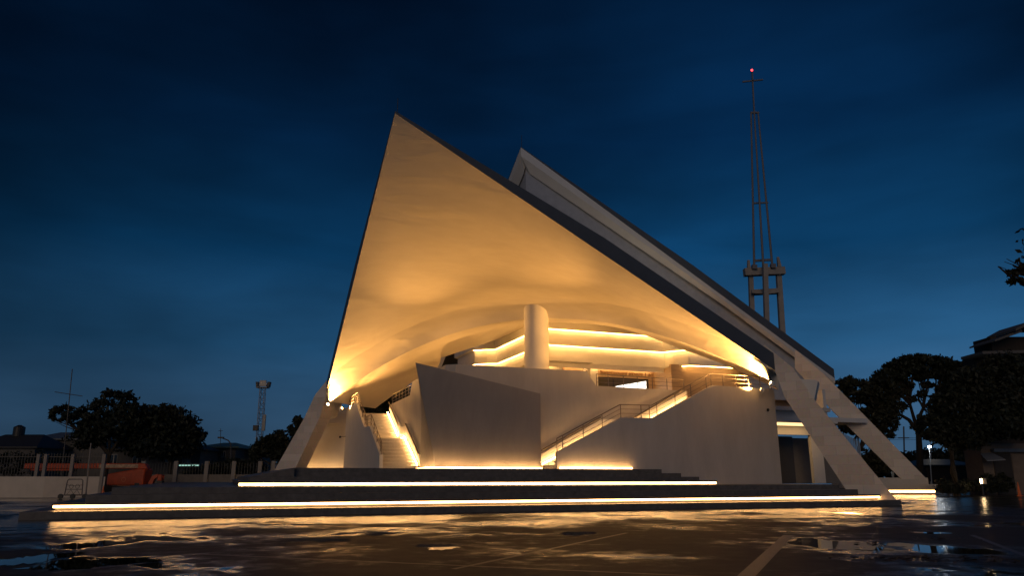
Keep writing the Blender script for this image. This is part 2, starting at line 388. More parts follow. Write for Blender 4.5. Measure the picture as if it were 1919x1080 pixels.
# arch beam below the front shell, along the diagonal
def arch_pt(t, d, dz):
    s = d / math.sqrt(2); k = s / 27.14 if d < 0 else 0; k = max(k, -.9 * min(t, 1 - t))
    p = hyp(A1, L1, R1, B1, t + k, 1 - t + k)
    if d < 0: return U((p[0], p[1], p[2] + dz))
    return U((p[0] + s, p[1] + s, p[2] + dz))
mb = MB(); n = 48
TA, TB = .012, .988
for (q0, q1) in (((-2.2, .03), (-1.6, -.06)), ((-1.6, -.06), (-1.0, -.19)), ((-1.0, -.19), (-.45, -.40)), ((-.45, -.40), (0, -.92)), ((0, -.92), (1.9, -.92)), ((1.9, -.92), (1.9, .3)), ((1.9, .3), (-2.2, .03))):
    def ap(a, b):
        t = TA + (TB - TA) * a; q_ = tuple(q0[i] + (q1[i] - q0[i]) * b for i in (0, 1)); d_ = q_[0]
        f = min(1, max(0, (abs(t - .5) - .2) / .12)); f = f * f * (3 - 2 * f)
        if d_ > 0: d_ += 5.2 * f * d_ / 1.9          # the vault runs further back over the flanks
        return arch_pt(t, d_, q_[1])
    mb.grid(ap, n, 4 if q0[0] != q1[0] and max(q0[0], q1[0]) > 1 else 1)
ab = mb.build('arch_beam', M_shell, ch, smooth=True); smooth_by_angle(ab)
# round column
MB().cyl((29.95, 17.5, 6.9), .98, .98, 8.9, 40).build('column', M_white, ch, smooth=True); smooth_by_angle(bpy.data.objects['column'])

# prow between the two stairs
mb = MB()
C0, C1 = (19.84, 9.39, 2.2), (17.86, 7.41, 8.44)
for xf in (ID, MIR):
    ne = 9.35 if xf is ID else 10.06
    E0, E1 = (26.85, ne, 2.2), (26.85, ne, 7.1)
    def face(a, b):
        lo = [C0[i] + (E0[i] - C0[i]) * a for i in range(3)]; hi = [C1[i] + (E1[i] - C1[i]) * a for i in range(3)]
        return U(xf(tuple(lo[i] + (hi[i] - lo[i]) * b for i in range(3))))
    mb.grid(face, 10, 10)
    mb.grid(lambda a, b: U(xf(tuple((C1[i] + (E1[i] - C1[i]) * a) * (1 - b) + ((20.9, 10.45, 8.0)[i] + ((26.85, 10.2, 7.1)[i] - (20.9, 10.45, 8.0)[i]) * a) * b for i in range(3)))), 10, 2)
    mb.add([U(xf(p)) for p in (E0, E1, (26.85, 10.2, 7.1), (26.85, 10.2, 2.2))], [(0, 1, 2, 3)])
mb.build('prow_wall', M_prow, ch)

ZF = 7.0
def railing(pts, xf, posts, h=.85, nb=3, r=.022):
    """pts: polyline of (u,n,z) on the wall top"""
    P = [Vector(p) for p in pts]
    ln = [0]
    for i in range(len(P) - 1): ln.append(ln[-1] + (P[i + 1] - P[i]).length)
    def pt(s):
        for i in range(len(P) - 1):
            if s <= ln[i + 1] + 1e-6:
                t = (s - ln[i]) / (ln[i + 1] - ln[i]); return P[i].lerp(P[i + 1], t)
        return P[-1]
    root = MB()
    for j in range(nb):
        dz = Vector((0, 0, h * (j + 1) / nb))
        root.tube([tuple(p + dz) for p in P], r * (1.5 if j == nb - 1 else .7), 6, lambda p: U(xf(p)))
    ro = root.build('railing', M_rail, ch)
    for s in posts:
        p = pt(s * ln[-1])
        MB().tube([tuple(p), tuple(p + Vector((0, 0, h)))], r * 1.3, 6, lambda q: U(xf(q))).build('post', M_rail, ro)
    return ro

for xf in (ID, MIR):
    left = xf is MIR
    X = lambda p, xf=xf: U(xf(p))
    NW = 7.2
    # outer stair wall
    UEND = 44.2 if not left else 44.2
    prof = [(27.0, NW, 1.2), (27.05, NW, 3.23), (31.7, NW, 5.5), (34.07, NW, 5.53), (38.93, NW, 7.92), (UEND, NW, 7.86), (UEND, NW, 1.2)]
    MB().prism(prof, (0, .26, 0), X).build('stair_wall', M_white if left else M_conc, ch)  # left wall gets the paler plaster so it looks lit by the sky
    # inner wall behind the stair
    mb = MB().prism([(21.2, 10.2, 2.2), (21.2, 10.2, 8.9), (30.7, 10.2, 8.9), (31.45, 10.2, 7.9), (38.85, 10.2, 7.84), (38.85, 10.2, 2.2)], (0, .3, 0), X)
    mb.build('inner_wall', M_inner, ch)
    if not left:
        MB().hexa([(21.2, 10.2, 2.2), (21.2, 10.5, 2.2), (20.95, 10.75, 2.2), (20.65, 10.75, 2.2)], [(21.2, 10.2, 8.9), (21.2, 10.5, 8.9), (20.95, 10.75, 8.9), (20.65, 10.75, 8.9)]).build('inner_wall', M_inner, ch)
    # stair: two flights of 14 risers
    mb = MB(); NR = 9; rz = (ZF - 2.2) / (2 * NR)
    prof2 = []
    u = 27.2; z = 2.2; prof2.append((u, NW + .27, z))
    def flight(u0, u1):
        global z
        run = (u1 - u0) / NR
        for k in range(NR):
            zz = prof2[-1][2] + rz
            prof2.append((u0 + run * k + .10, NW + .27, zz - .07)); prof2.append((u0 + run * k, NW + .27, zz - .06)); prof2.append((u0 + run * k, NW + .27, zz)); prof2.append((u0 + run * (k + 1), NW + .27, zz))
    flight(27.2, 31.9); prof2.append((34.2, NW + .27, prof2[-1][2])); flight(34.2, 38.9)
    prof2 += [(38.9, NW + .27, 2.0), (27.2, NW + .27, 2.0)]
    stair = MB().prism(prof2, (0, 2.62, 0), X).build('staircase', M_stair, ch)
    # sloping strip at the foot of the inner wall
    zl = 2.2 + NR * rz
    for (a, b) in (((27.2, 2.2 + rz + .04), (31.9, zl + rz * .6)), ((31.9, zl + .04), (34.2, zl + .04)), ((34.2, zl + rz + .04), (38.8, ZF + rz * .6))):
        MB().prism([(a[0], 9.93, a[1]), (b[0], 9.93, b[1]), (b[0], 9.93, b[1] + .045), (a[0], 9.93, a[1] + .045)], (0, .05, 0), X).build('light_strip', M_led_st, stair)
    # dado along the inner wall and its handrail
    dz = 1.0
    MB().prism([(26.95, 10.08, 2.2), (27.2, 10.08, 3.2), (31.7, 10.08, zl + dz), (33.9, 10.08, zl + dz), (38.7, 10.08, ZF + .84), (38.7, 10.08, ZF + .36), (34.2, 10.08, zl + .4), (31.9, 10.08, zl + .36), (27.2, 10.08, 2.2 + rz + .25)], (0, .115, 0), X).build('dado', M_white, ch)
    for (a, b) in (((27.0, 3.35), (31.6, zl + 1.12)), ((34.2, zl + 1.15), (38.5, ZF + 1.0))):
        hr = MB().tube([(a[0], 9.97, a[1]), (b[0], 9.97, b[1])], .055, 8, X).build('handrail', M_rail, ch)
        for t in (.08, .5, .92):
            uu = a[0] + (b[0] - a[0]) * t; zz = a[1] + (b[1] - a[1]) * t
            MB().tube([(uu, 9.97, zz), (uu, 10.15, zz - .12)], .018, 6, X).build('bracket', M_steel, hr)
    # strips at the foot of prow and stair wall
    MB().prism([(19.0, 8.85, 2.21), (26.8, 9.05 if not left else 9.7, 2.21), (26.8, 9.13 if not left else 9.78, 2.21), (19.0, 8.93, 2.21)], (0, 0, .10), X).build('light_strip', M_led_ft, ch)
    if not left:
        MB().box((27.1, NW - .3, 2.21), (32.2, NW - .22, 2.31), X).build('light_strip', M_led_ft, ch)
    # balcony and upper floor
    MB().box((38.95, NW + .27, 6.7), (UEND, 10.2, ZF), X).build('balcony_floor', M_stair, ch)
    MB().box((38.9, 10.2, 6.7), (52, 21.5, ZF - .004), X).build('upper_floor', M_stair, ch)
    # railings
    nn = NW + .13
    railing([(27.1, nn, 3.23), (31.7, nn, 5.5), (34.07, nn, 5.53), (38.93, nn, 7.92), (44.1, nn, 7.86)], xf,
            [0, .025, .115, .20, .285, .37, .405, .44, .53, .61, .69, .715, .77, .83, .89, .945, 1.0], nb=3)
    railing([(31.55, 10.35, 7.9), (38.7, 10.35, 7.84)], xf, [0, .13, .3, .46, .63, .8, 1], nb=3)
    # gallery parapets with coves
    ZT = [(14.2, 19.6, 0.0), (12.85, 14.2, .38), (11.5, 12.85, .76)]
    for k, (z0, z1, off) in enumerate(ZT):
        path = [(31 + off, 21.5 + off), (43.9 + off, 21.5 + off), (44.3 + off, 20.6 + off), (45.2 + off, 19.6 + off), (47.0 + off, 19.4 + off), (51, 19.4 + off)]
        mb = MB()
        for (p, q) in zip(path[:-1], path[1:]):
            if k == 0 and p[0] > 44.6 and not left: continue
            zt_ = 16.2 if k == 0 and p[0] > 44.2 else z1
            mb.add([X((*p, z0)), X((*q, z0)), X((*q, zt_)), X((*p, zt_))], [(0, 1, 2, 3)])
            p2 = (p[0] + .5, p[1] + .5); q2 = (q[0] + .5, q[1] + .5)
            mb.add([X((*p, z0)), X((*q, z0)), X((*q2, z0)), X((*p2, z0))], [(0, 1, 2, 3)])
        gb = mb.build('gallery_band', M_white, ch)
        if k < 2:
            ls = MB()
            for (p, q) in zip(path[:-1], path[1:]):
                if k == 0 and p[0] > 44.6: continue
                p2 = (p[0] + .14, p[1] + .14); q2 = (q[0] + .14, q[1] + .14)
                p3 = (p[0] + .22, p[1] + .22); q3 = (q[0] + .22, q[1] + .22)
                ls.hexa([(*p2, z0 - .07), (*q2, z0 - .07), (*q3, z0 - .07), (*p3, z0 - .07)], [(*p2, z0 - .005), (*q2, z0 - .005), (*q3, z0 - .005), (*p3, z0 - .005)], X)
            ls.build('light_strip', M_led_in, gb)
        else:
            ls = MB()
            for (p, q) in zip(path[2:-1], path[3:]):
                p2 = (p[0] + .14, p[1] + .14); q2 = (q[0] + .14, q[1] + .14); p3 = (p[0] + .22, p[1] + .22); q3 = (q[0] + .22, q[1] + .22)
                ls.hexa([(*p2, z0 - .07), (*q2, z0 - .07), (*q3, z0 - .07), (*p3, z0 - .07)], [(*p2, z0 - .005), (*q2, z0 - .005), (*q3, z0 - .005), (*p3, z0 - .005)], X)
            ls.build('light_strip', M_led_in, gb)
    MB().box((31.8, 22.2, 10.98), (46, 22.27, 11.349), X).build('soffit', M_white, ch)
    MB().box((33.6, 23.72, 11.30), (44.2, 23.8, 11.345), X).build('light_strip', M_led, ch)  # added strip, kept out of sight, to brighten the hall wall
    MB().box((31.7, 22.15, 11.35), (46, 26.4, 11.497), X).build('soffit', M_white, ch)
    MB().box((33.2, 24.0, ZF), (44.5, 24.25, 11.35), X).build('hall_wall', M_wood, ch)
    MB().box((44.5, 21.0, ZF), (58, 21.3, 11.6), X).build('hall_wall', M_wood, ch)
    MB().box((44.5, 21.3, ZF), (44.7, 24.25, 11.35), X).build('hall_wall', M_wood, ch)
    for pu in (33.0, 37.2):
        pier = MB().box((pu, 22.6, ZF), (pu + .75, 24.0, 11.35), X).build('pier', M_white, ch)
        MB().box((pu + .1, 22.3, 11.28), (pu + .65, 22.55, 11.34), X).build('downlight', M_led_in, pier)
    # upper side wall closing the hall beyond the gallery
    if not left:
        MB().box((44.4, 10.9, 1.24), (47.1, 11.2, 6.7)).build('lower_wall', M_white, ch)
        MB().box((50.4, 10.9, 1.24), (51.5, 11.2, 6.7)).build('lower_wall', M_white, ch)
        MB().box((47.1, 10.9, 4.9), (50.4, 11.2, 6.7)).build('lower_wall', M_white, ch)
        dr = MB().box((47.1, 13.2, 1.24), (50.6, 13.3, 4.9)).build('door', mat('dark_door', (.07, .065, .06), .4), ch)
        MB().box((48.9, 13.12, 1.3), (48.98, 13.18, 4.85)).build('door_frame', M_steel, dr)
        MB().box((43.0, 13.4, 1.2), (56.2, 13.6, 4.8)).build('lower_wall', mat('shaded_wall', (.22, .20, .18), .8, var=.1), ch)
        MB().box((44.2, 8.0, 5.6), (50.5, 10.9, 5.75)).build('canopy_slab', M_white, ch)
    else:
        MB().box((27, 10.9, 1.2), (60, 11.2, 6.7), X).build('lower_wall', M_white, ch)

# window and lettering on the right hand hall wall
win = MB().box((38.4, 23.93, 7.0), (43.85, 23.98, 10.55)).build('window', M_blackmetal, ch)
MB().box((38.55, 23.90, 7.1), (43.7, 23.925, 10.42)).build('pane', M_darkglass, win)
MB().box((40.1, 23.87, 7.1), (40.2, 23.90, 10.42)).build('mullion', M_blackmetal, win)
MB().prism([(43.55, 23.86, 10.35), (43.55, 23.86, 9.3), (40.3, 23.86, 9.72), (40.9, 23.86, 9.85)], (0, .02, 0)).build('ceiling_glow_plate', glow('room_light', (1, .93, .82), 3.0), win)  # glowing plate before the pane stands in for the lit ceiling inside
def text_mesh(body, size, p, name, parent):
    cu = bpy.data.curves.new(name, 'FONT'); cu.body = body; cu.size = size; cu.extrude = .03; cu.align_x = 'LEFT'
    tmp = bpy.data.objects.new('tmp', cu); sc.collection.objects.link(tmp)
    dg = bpy.context.evaluated_depsgraph_get(); me = bpy.data.meshes.new_from_object(tmp.evaluated_get(dg))
    bpy.data.objects.remove(tmp)
    rot = Matrix.Rotation(TH, 4, 'Z') @ Matrix.Rotation(math.pi / 2, 4, 'X')
    me.transform(Matrix.Translation(U(p)) @ rot)
    return link(name, me, M_letters, parent)
text_mesh('วัดดอนิยอแซฟ ขาวทอง 1 ลด', .48, (38.85, 23.95, 10.82), 'sign_lettering', ch)

# buttresses carrying the front shell
for xf in (ID, MIR):
    X = lambda p, xf=xf: U(xf(p))
    c = 47.75
    pr = [(45.6, .2), (47.35, .2), (44.33, 6.74), (43.51, 8.95), (42.3, 10.7), (41.5, 10.2), (42.66, 8.88), (43.0, 7.0)]
    pr[0] = (45.55, .2)
    pts = [(u_, c - u_, z_) for u_, z_ in pr]
    MB().prism(pts, (1.05, 1.05, 0), X).build('buttress', M_clad, ch)
    # hinge block behind the knee
    MB().prism([(44.2, 5.6, 8.5), (45.6, 4.3, 8.2), (45.2, 4.4, 6.9), (44.6, 5.2, 7.2)], (1.4, 1.4, 0), X).build('bearing_block', M_white, ch)
# rear buttress on the right and its tie slab
c = 68
def q(px, py, c=c):
    dx = px - 960; up = 540 - py
    d = Vector((dx, FPX * math.cos(PITCH) - up * math.sin(PITCH), up * math.cos(PITCH) + FPX * math.sin(PITCH)))
    nx = Vector((UX - UY, UY + UX, 0)); t = (c + OX * nx.x + OY * nx.y) / d.dot(nx)
    P = d * t; return (P.x, P.y, P.z + CAM_H)
for mirror in (0,):
    pr = [q(1690, 899), q(1738, 899), q(1600, 758), q(1545, 702), q(1490, 655), q(1490, 690), q(1560, 770)]
    dd = (UX - UY, UX + UY)
    k = len(pr); b2 = [(p[0] + dd[0] * .8, p[1] + dd[1] * .8, p[2]) for p in pr]
    MB().add(pr + b2, [tuple(range(k)), tuple(range(2 * k - 1, k - 1, -1))] + [(i, i + k, (i + 1) % k + k, (i + 1) % k) for i in range(k)]).build('buttress', M_clad, ch)
a_ = q(1500, 768, 60); b_ = q(1588, 776, 60)
MB().box((52.3, 11, 6.0), (56.5, 15, 6.35)).build('tie_slab', M_white, ch)
MB().box((52.3, 11.2, 6.35), (52.6, 14.8, 8.6)).build('tie_post', M_white, ch)
sg = MB()
for i in range(12):
    q_ = at(1588 + i * 2.7, 895, 80); sg.box((q_[0], 80, at(1600, 870, 80)[2]), (q_[0] + .07, 80.1, at(1600, 812 + i * 1.4, 80)[2]), W0)
sg.build('slat_screen', M_steel, ch)

# ---------------------------------------------------------------- floodlights
def flood(name, label, p, target, power, size, xf, lens=None, blend=.8):
    loc = Vector(U(xf(p))); tg = Vector(U(xf(target)))
    d = (tg - loc).normalized()
    t = thing(name, label, 'floodlight', loc)
    a = d.cross(Vector((0, 0, 1))).normalized(); b = a.cross(d).normalized()
    f = lambda q_: tuple(loc + a * q_[0] + d * q_[1] + b * q_[2])
    MB().prism([(-.13, -.32, -.13), (.13, -.32, -.13), (.13, -.32, .13), (-.13, -.32, .13)], (0, .26, 0), f).build('housing', M_steel, t, bevel=.02)
    MB().cyl((0, 0, 0), .12, .12, .03, 16, lambda q_: f((q_[0], q_[2] - .07, q_[1]))).build('lens', lens or M_lamp, t)
    MB().tube([(-.17, -.2, 0), (-.17, -.2, -.3), (.17, -.2, -.3), (.17, -.2, 0)], .02, 6, f).build('bracket', M_steel, t)
    ld = bpy.data.lights.new('flood_beam', 'SPOT'); ld.energy = power; ld.color = WARM; ld.spot_size = R(size); ld.spot_blend = blend; ld.shadow_soft_size = .12
    lo = bpy.data.objects.new('flood_beam', ld); sc.collection.objects.link(lo)
    lo.location = loc + d * .05; lo.rotation_euler = d.to_track_quat('-Z', 'Y').to_euler()
    lo.parent = t; lo.matrix_parent_inverse = Matrix.Translation(loc).inverted()
    return t
for xf, side in ((ID, 'right'), (MIR, 'left')):
    flood('floodlight', 'bright floodlight on the %s buttress washing the roof underside' % side, (42.3, 5.3, 8.05), (24, 12, 21.0), 9800, 80, xf)
    flood('floodlight', 'floodlight behind the %s end of the arch beam' % side, (42.5, 6.6, 7.75), (31, 18.6, 14.8), 6500, 58, xf, lens=M_led_in)
for xf, side in ((ID, 'right'), (MIR, 'left')):
    flood('floodlight', 'added unseen uplight on the %s stair landing by the inner wall' % side, (33.5, 11.2, 7.95), (17.0, 6.6, 22.0), 3900, 66, xf, blend=1)  # added fill for the roof underside, out of sight

COOLW = (1.0, .80, .56)
for uu in (31.5, 37.0, 43.0):  # added lamps, out of sight, to brighten the rear fascia
    zz = hyp(A1, L1, R1, B1, (min(uu, 42.6) - 15.53) / 27.14, (17.5 - 5.08) / 27.14)[2] + 1.6
    zr = A2[2] + (R2[2] - A2[2]) * (uu - A2[0]) / (R2[0] - A2[0])
    f_ = flood('floodlight', 'added unseen roof floodlight between the two shells, %s' % {31.5: 'nearest the rear peak', 37.0: 'halfway along the edge', 43.0: 'lowest down the edge'}[uu], (uu, 14.5, zz - .8), (uu + .5, 19.2, zr - .8), 150, 120, ID, blend=1)
    [c_ for c_ in f_.children if c_.type == 'LIGHT'][0].data.color = COOLW
MB().prism([(12.8, 37.2, 2.2), (18.6, 37.2, 2.2), (18.6, 37.2, 8.2), (16.0, 37.2, 8.2)], (0, .3, 0)).build('lower_wall', M_white, ch)
dl = MB().box((15.6, 36.2, 6.6), (17.5, 37.19, 6.75)).build('canopy_slab', M_white, ch)
MB().box((13.2, 36.5, 2.205), (18.4, 36.6, 2.28)).build('light_strip', M_led_ft, dl)  # added strip, hidden by the terrace edge, to brighten the wall behind
MB().box((44.6, 8.3, 5.55), (50.2, 10.5, 5.597)).build('downlight', glow('lit_soffit_glow', (1, .60, .26), 2.0), bpy.data.objects['canopy_slab'])  # added glowing panel that makes the canopy soffit look lit
for xf, side in ((ID, 'right'), (MIR, 'left')):
    flood('floodlight', 'added unseen low floodlight behind the inner wall washing the %s gallery tiers' % side, (33.0, 11.3, 7.5), (37.5, 22.5, 12.5), 1500, 120, xf, blend=1)  # added fill that evens out the gallery light, out of sight
# ================================================================ bell tower
def bell_tower():
    Y = 92.0
    t = thing('cross_tower', 'slim concrete and steel tower topped by a cross and red beacon', 'tower', at(1437, 800, Y))
    concrete = mat('tower_concrete', (.33, .30, .27), .8, var=.15, vscale=1)
    steel = mat('grey_painted_steel', (.15, .15, .165), .5)
    def bar(name, a, b, w, m, d=0.0, w1=None, parent=t):
        a = Vector(at(a[0], a[1], Y + d)); b = Vector(at(b[0], b[1], Y + d)); w1 = w1 or w
        ax = (b - a).normalized(); s = Vector((0, 1, 0)); r = ax.cross(s).normalized()
        vs = [a + r * w + s * w, a - r * w + s * w, a - r * w - s * w, a + r * w - s * w, b + r * w1 + s * w1, b - r * w1 + s * w1, b - r * w1 - s * w1, b + r * w1 - s * w1]
        return MB().hexa([tuple(v) for v in vs[:4]], [tuple(v) for v in vs[4:]], W0).build(name, m, parent)
    bar('leg', (1416, 760), (1407, 512), .32, concrete, w1=.27); bar('leg', (1475, 760), (1459, 505), .34, concrete, w1=.3)
    bar('leg', (1442, 760), (1434, 495), .28, concrete, d=-2.5)
    bar('post_tip', (1404, 506), (1403, 488), .22, concrete, w1=.13); bar('post_tip', (1461, 500), (1458, 482), .22, concrete, w1=.13)
    bar('beam', (1395, 511), (1470, 508), .47, concrete, d=-.4); bar('beam', (1407, 549), (1461, 546), .33, concrete)
    bar('brace', (1409, 547), (1436, 549), .2, concrete, d=-1); bar('brace', (1460, 546), (1436, 549), .2, concrete, d=-1)
    for x0, x1, d in ((1414, 1408, 0), (1448, 1421, 0), (1431, 1414, -1.6)):
        m = MB().tube([at(x0, 500, Y + d), at(x1, 210, Y + d * .3)], .16, 8, W0, .11).build('mast_tube', steel, t)
    bar('mast_brace', (1411, 381), (1440, 380), .1, steel); bar('mast_brace', (1407, 211), (1423, 211), .12, steel); bar('mast_brace', (1415, 489), (1447, 487), .14, steel)
    bar('mast_foot', (1414, 505), (1414, 497), .3, steel, d=-1.0); bar('mast_foot', (1449, 503), (1449, 495), .3, steel, d=-1.0)
    bar('cross', (1414, 214), (1410, 134), .09, steel); bar('cross_arm', (1392, 153), (1430, 149), .09, steel)
    MB().ball(at(1409.5, 131, Y), .14, W0).build('beacon', glow('red_beacon_glow', (1, .03, .03), 9), t)
bell_tower()

# ================================================================ trees
M_leaf = mat('dark_foliage', (.016, .022, .012), .7, var=.5, vscale=.8)
M_leaf2 = mat('olive_foliage', (.022, .025, .012), .7, var=.5, vscale=.8)
M_bark = mat('bark', (.035, .027, .02), .9, var=.3, vscale=3, bump=.3, bscale=12)
def tree(name, label, base, trunk_h, blobs, leaves, ls, seed, trunk_r=.35, fork=None, material=None, group=None, cat='tree'):
    """base world xyz; blobs: world centre + radii (x,y,z)"""
    rng = np.random.default_rng(seed); rnd = random.Random(seed)
    t = thing(name, label, cat, base, group)
    bx, by, bz = base
    mb = MB()
    fk = fork or (bx, by, bz + trunk_h)
    mid = tuple((Vector(base) + Vector(fk)) / 2 + Vector((rnd.uniform(-.2, .2), 0, 0)))
    mb.tube([base, mid, fk], trunk_r, 8, W0, trunk_r * .7)
    npri = min(4, len(blobs)); order = sorted(range(len(blobs)), key=lambda i_: blobs[i_][0][0])
    pri = []
    for k in range(npri):
        grp = order[k * len(order) // npri:(k + 1) * len(order) // npri]
        cen = sum((Vector(blobs[i_][0]) for i_ in grp), Vector()) / len(grp); a = Vector(fk)
        e = a.lerp(cen, .55); m0 = a.lerp(e, .5) + Vector((rnd.uniform(-.5, .5), rnd.uniform(-.5, .5), rnd.uniform(-.2, .5)))
        mb.tube([tuple(a), tuple(m0), tuple(e)], trunk_r * .6, 7, W0, trunk_r * .36); pri += [(i_, e) for i_ in grp]
    pri = dict(pri)
    for bi, (c, r) in enumerate(blobs):
        c = Vector(c); m1 = pri[bi]
        m2 = m1.lerp(c, .5) + Vector((rnd.uniform(-.6, .6), rnd.uniform(-.5, .5), rnd.uniform(-.4, .5)))
        mb.tube([tuple(m1), tuple(m2), tuple(c)], trunk_r * .33, 6, W0, trunk_r * .12)
        for k in range(5):
            e = c + Vector((rnd.uniform(-.9, .9) * r[0], rnd.uniform(-.9, .9) * r[1], rnd.uniform(-.3, .9) * r[2]))
            s = m1.lerp(c, rnd.uniform(.1, 1)); mm = s.lerp(e, .5) + Vector((rnd.uniform(-.4, .4), 0, rnd.uniform(-.2, .4)))
            mb.tube([tuple(s), tuple(mm), tuple(e)], trunk_r * .18, 5, W0, trunk_r * .05)
    mb.build('trunk', M_bark, t)
    vol = np.array([r[0] * r[1] * r[2] for _, r in blobs]) ** .7; vol /= vol.sum()
    V = []
    for (c, r), f in zip(blobs, vol):
        nl = int(leaves * f); nc = max(3, nl // 26)
        d = rng.normal(size=(nc, 3)); d /= np.linalg.norm(d, axis=1)[:, None]
        cen = d * (rng.uniform(.35, 1.05, (nc, 1)) ** .5) * np.array(r) + np.array(c)
        idx = rng.integers(0, nc, nl)
        p = cen[idx] + rng.normal(size=(nl, 3)) * np.minimum(np.array(r) * .16, .75)
        V.append(p)
    P = np.concatenate(V); n_ = len(P)
    a = rng.normal(size=(n_, 3)); a /= np.linalg.norm(a, axis=1)[:, None]
    b = rng.normal(size=(n_, 3)); b -= (b * a).sum(1)[:, None] * a; b /= np.linalg.norm(b, axis=1)[:, None]
    s = ls * rng.uniform(.6, 1.3, (n_, 1))
    quad = np.stack([P + a * s, P + b * s * .5, P - a * s, P - b * s * .5], 1).reshape(-1, 3)
    me = bpy.data.meshes.new('crown'); me.from_pydata(quad.tolist(), [], [tuple(range(4 * i, 4 * i + 4)) for i in range(n_)])
    link('crown', me, material or M_leaf, t)
    return t
def blob(px, py, Y, rx, rz, ry=None):    # radii given in photo pixels at that depth
    k = Y / 1444.0
    return (at(px, py, Y), (rx * k, (ry or rx) * k, rz * k))
def gpt(px, Y): x, _, _ = at(px, 895, Y); return (x, Y, 0)

tree('broadleaf_tree', 'dark loose tree with leafy arms behind the thin aerial', gpt(200, 88), 4.2,
     [blob(115, 772, 88, 18, 16), blob(150, 790, 88, 26, 20), blob(185, 775, 88, 28, 22), blob(222, 752, 88, 26, 22), blob(225, 800, 88, 40, 28), blob(165, 822, 88, 35, 18), blob(255, 775, 88, 22, 20), blob(108, 790, 88, 10, 8)],
     5600, .30, 1, .35, cat='tree')
tree('round_tree', 'dense rounded dark tree to the left of the floodlight mast', gpt(318, 92), 3.4,
     [blob(310, 800, 92, 48, 34), blob(275, 808, 92, 32, 34), blob(345, 818, 92, 32, 26), blob(300, 838, 92, 60, 20), blob(305, 778, 92, 26, 16)], 14000, .30, 2, .4)
tree('small_tree', 'low dark tree just behind the foot of the floodlight mast', gpt(515, 82), 2.4,
     [blob(500, 838, 82, 18, 18), blob(525, 826, 82, 16, 16), blob(535, 850, 82, 22, 20), blob(480, 850, 82, 14, 14)], 5000, .24, 3, .2)
tree('small_tree', 'dark tree crown showing beside the left buttress', gpt(575, 84), 4.5,
     [blob(556, 800, 84, 14, 18), blob(575, 815, 84, 26, 26), blob(590, 840, 84, 30, 30), blob(552, 822, 84, 10, 12)], 5000, .25, 4, .25)
tree('garden_tree', 'dark tree seen through the opening behind the left stair', at(722, 895, 100), 4,
     [blob(715, 745, 100, 36, 30), blob(745, 755, 100, 30, 36), blob(700, 775, 100, 36, 26), blob(720, 790, 100, 40, 26)], 11000, .3, 14, .25)
# right: spreading rain tree, its dense neighbours
Yr = 98
tree('rain_tree', 'wide umbrella shaped rain tree with bare limbs against the sky', gpt(1722, Yr), 3.6,
     [blob(1655, 706, Yr, 22, 13), blob(1672, 690, Yr, 18, 12), blob(1694, 680, Yr, 20, 12), blob(1718, 674, Yr, 18, 10), blob(1742, 680, Yr, 22, 12), blob(1768, 684, Yr, 22, 13), blob(1795, 694, Yr, 20, 15), blob(1815, 712, Yr, 18, 18),
      blob(1635, 724, Yr, 20, 10), blob(1712, 694, Yr, 26, 8), blob(1755, 702, Yr, 24, 8), blob(1680, 708, Yr, 22, 9), blob(1650, 742, Yr, 14, 8), blob(1665, 765, Yr, 12, 9), blob(1708, 748, Yr, 10, 5), blob(1690, 735, Yr, 12, 6), blob(1740, 722, Yr, 12, 6), blob(1775, 730, Yr, 20, 12), blob(1790, 755, Yr, 20, 14), blob(1760, 768, Yr, 14, 9), blob(1735, 788, Yr, 9, 6), blob(1672, 792, Yr, 12, 10), blob(1725, 706, Yr, 16, 9), blob(1700, 722, Yr, 14, 7), blob(1665, 724, Yr, 16, 9), blob(1725, 738, Yr, 10, 6), blob(1758, 744, Yr, 12, 7), blob(1690, 762, Yr, 10, 7), blob(1652, 786, Yr, 13, 10), blob(1780, 708, Yr, 18, 12), blob(1778, 785, Yr, 14, 9)],
     26000, .24, 5, .5, fork=at(1722, 812, Yr))
for k_, (px_, py_, w_, h_, lb_) in enumerate(((1640, 872, 60, 26, 'dark far thicket seen between the two right buttresses'), (1740, 868, 70, 28, 'dark far thicket behind the lit lamp post'), (1860, 860, 90, 30, 'dark far thicket behind the shop house'))):
    tree('thicket_tree', lb_, gpt(px_, 128), 1.2, [blob(px_ + dx_ * w_, py_ + abs(dx_) * 8, 128, w_ * .3, h_ * .8) for dx_ in (-.8, -.45, -.1, .2, .5, .8)], 5000, .4, 30 + k_, .2, cat='tree')
tree('broadleaf_tree', 'leafy tree rising just behind the rear right buttress', gpt(1615, 88), 4.5,
     [blob(1590, 722, 88, 20, 14), blob(1610, 735, 88, 26, 20), blob(1640, 745, 88, 26, 20), blob(1660, 770, 88, 26, 22), blob(1635, 780, 88, 30, 16), blob(1580, 740, 88, 16, 14), blob(1600, 800, 88, 26, 14), blob(1660, 805, 88, 18, 22), blob(1678, 735, 88, 16, 14), blob(1655, 718, 88, 18, 12), blob(1688, 762, 88, 12, 10)],
     9000, .27, 6, .3, material=M_leaf2)
tree('dense_tree', 'large black mass of a tree in front of the dark building', gpt(1790, 74), 4.2,
     [blob(1790, 770, 74, 36, 36), blob(1820, 730, 74, 34, 36), blob(1860, 745, 74, 46, 50), blob(1910, 740, 74, 40, 60), blob(1800, 815, 74, 44, 26), blob(1745, 800, 74, 26, 22), blob(1880, 700, 74, 36, 36), blob(1850, 795, 74, 50, 26), blob(1910, 800, 74, 30, 24)],
     26000, .25, 7, .35)
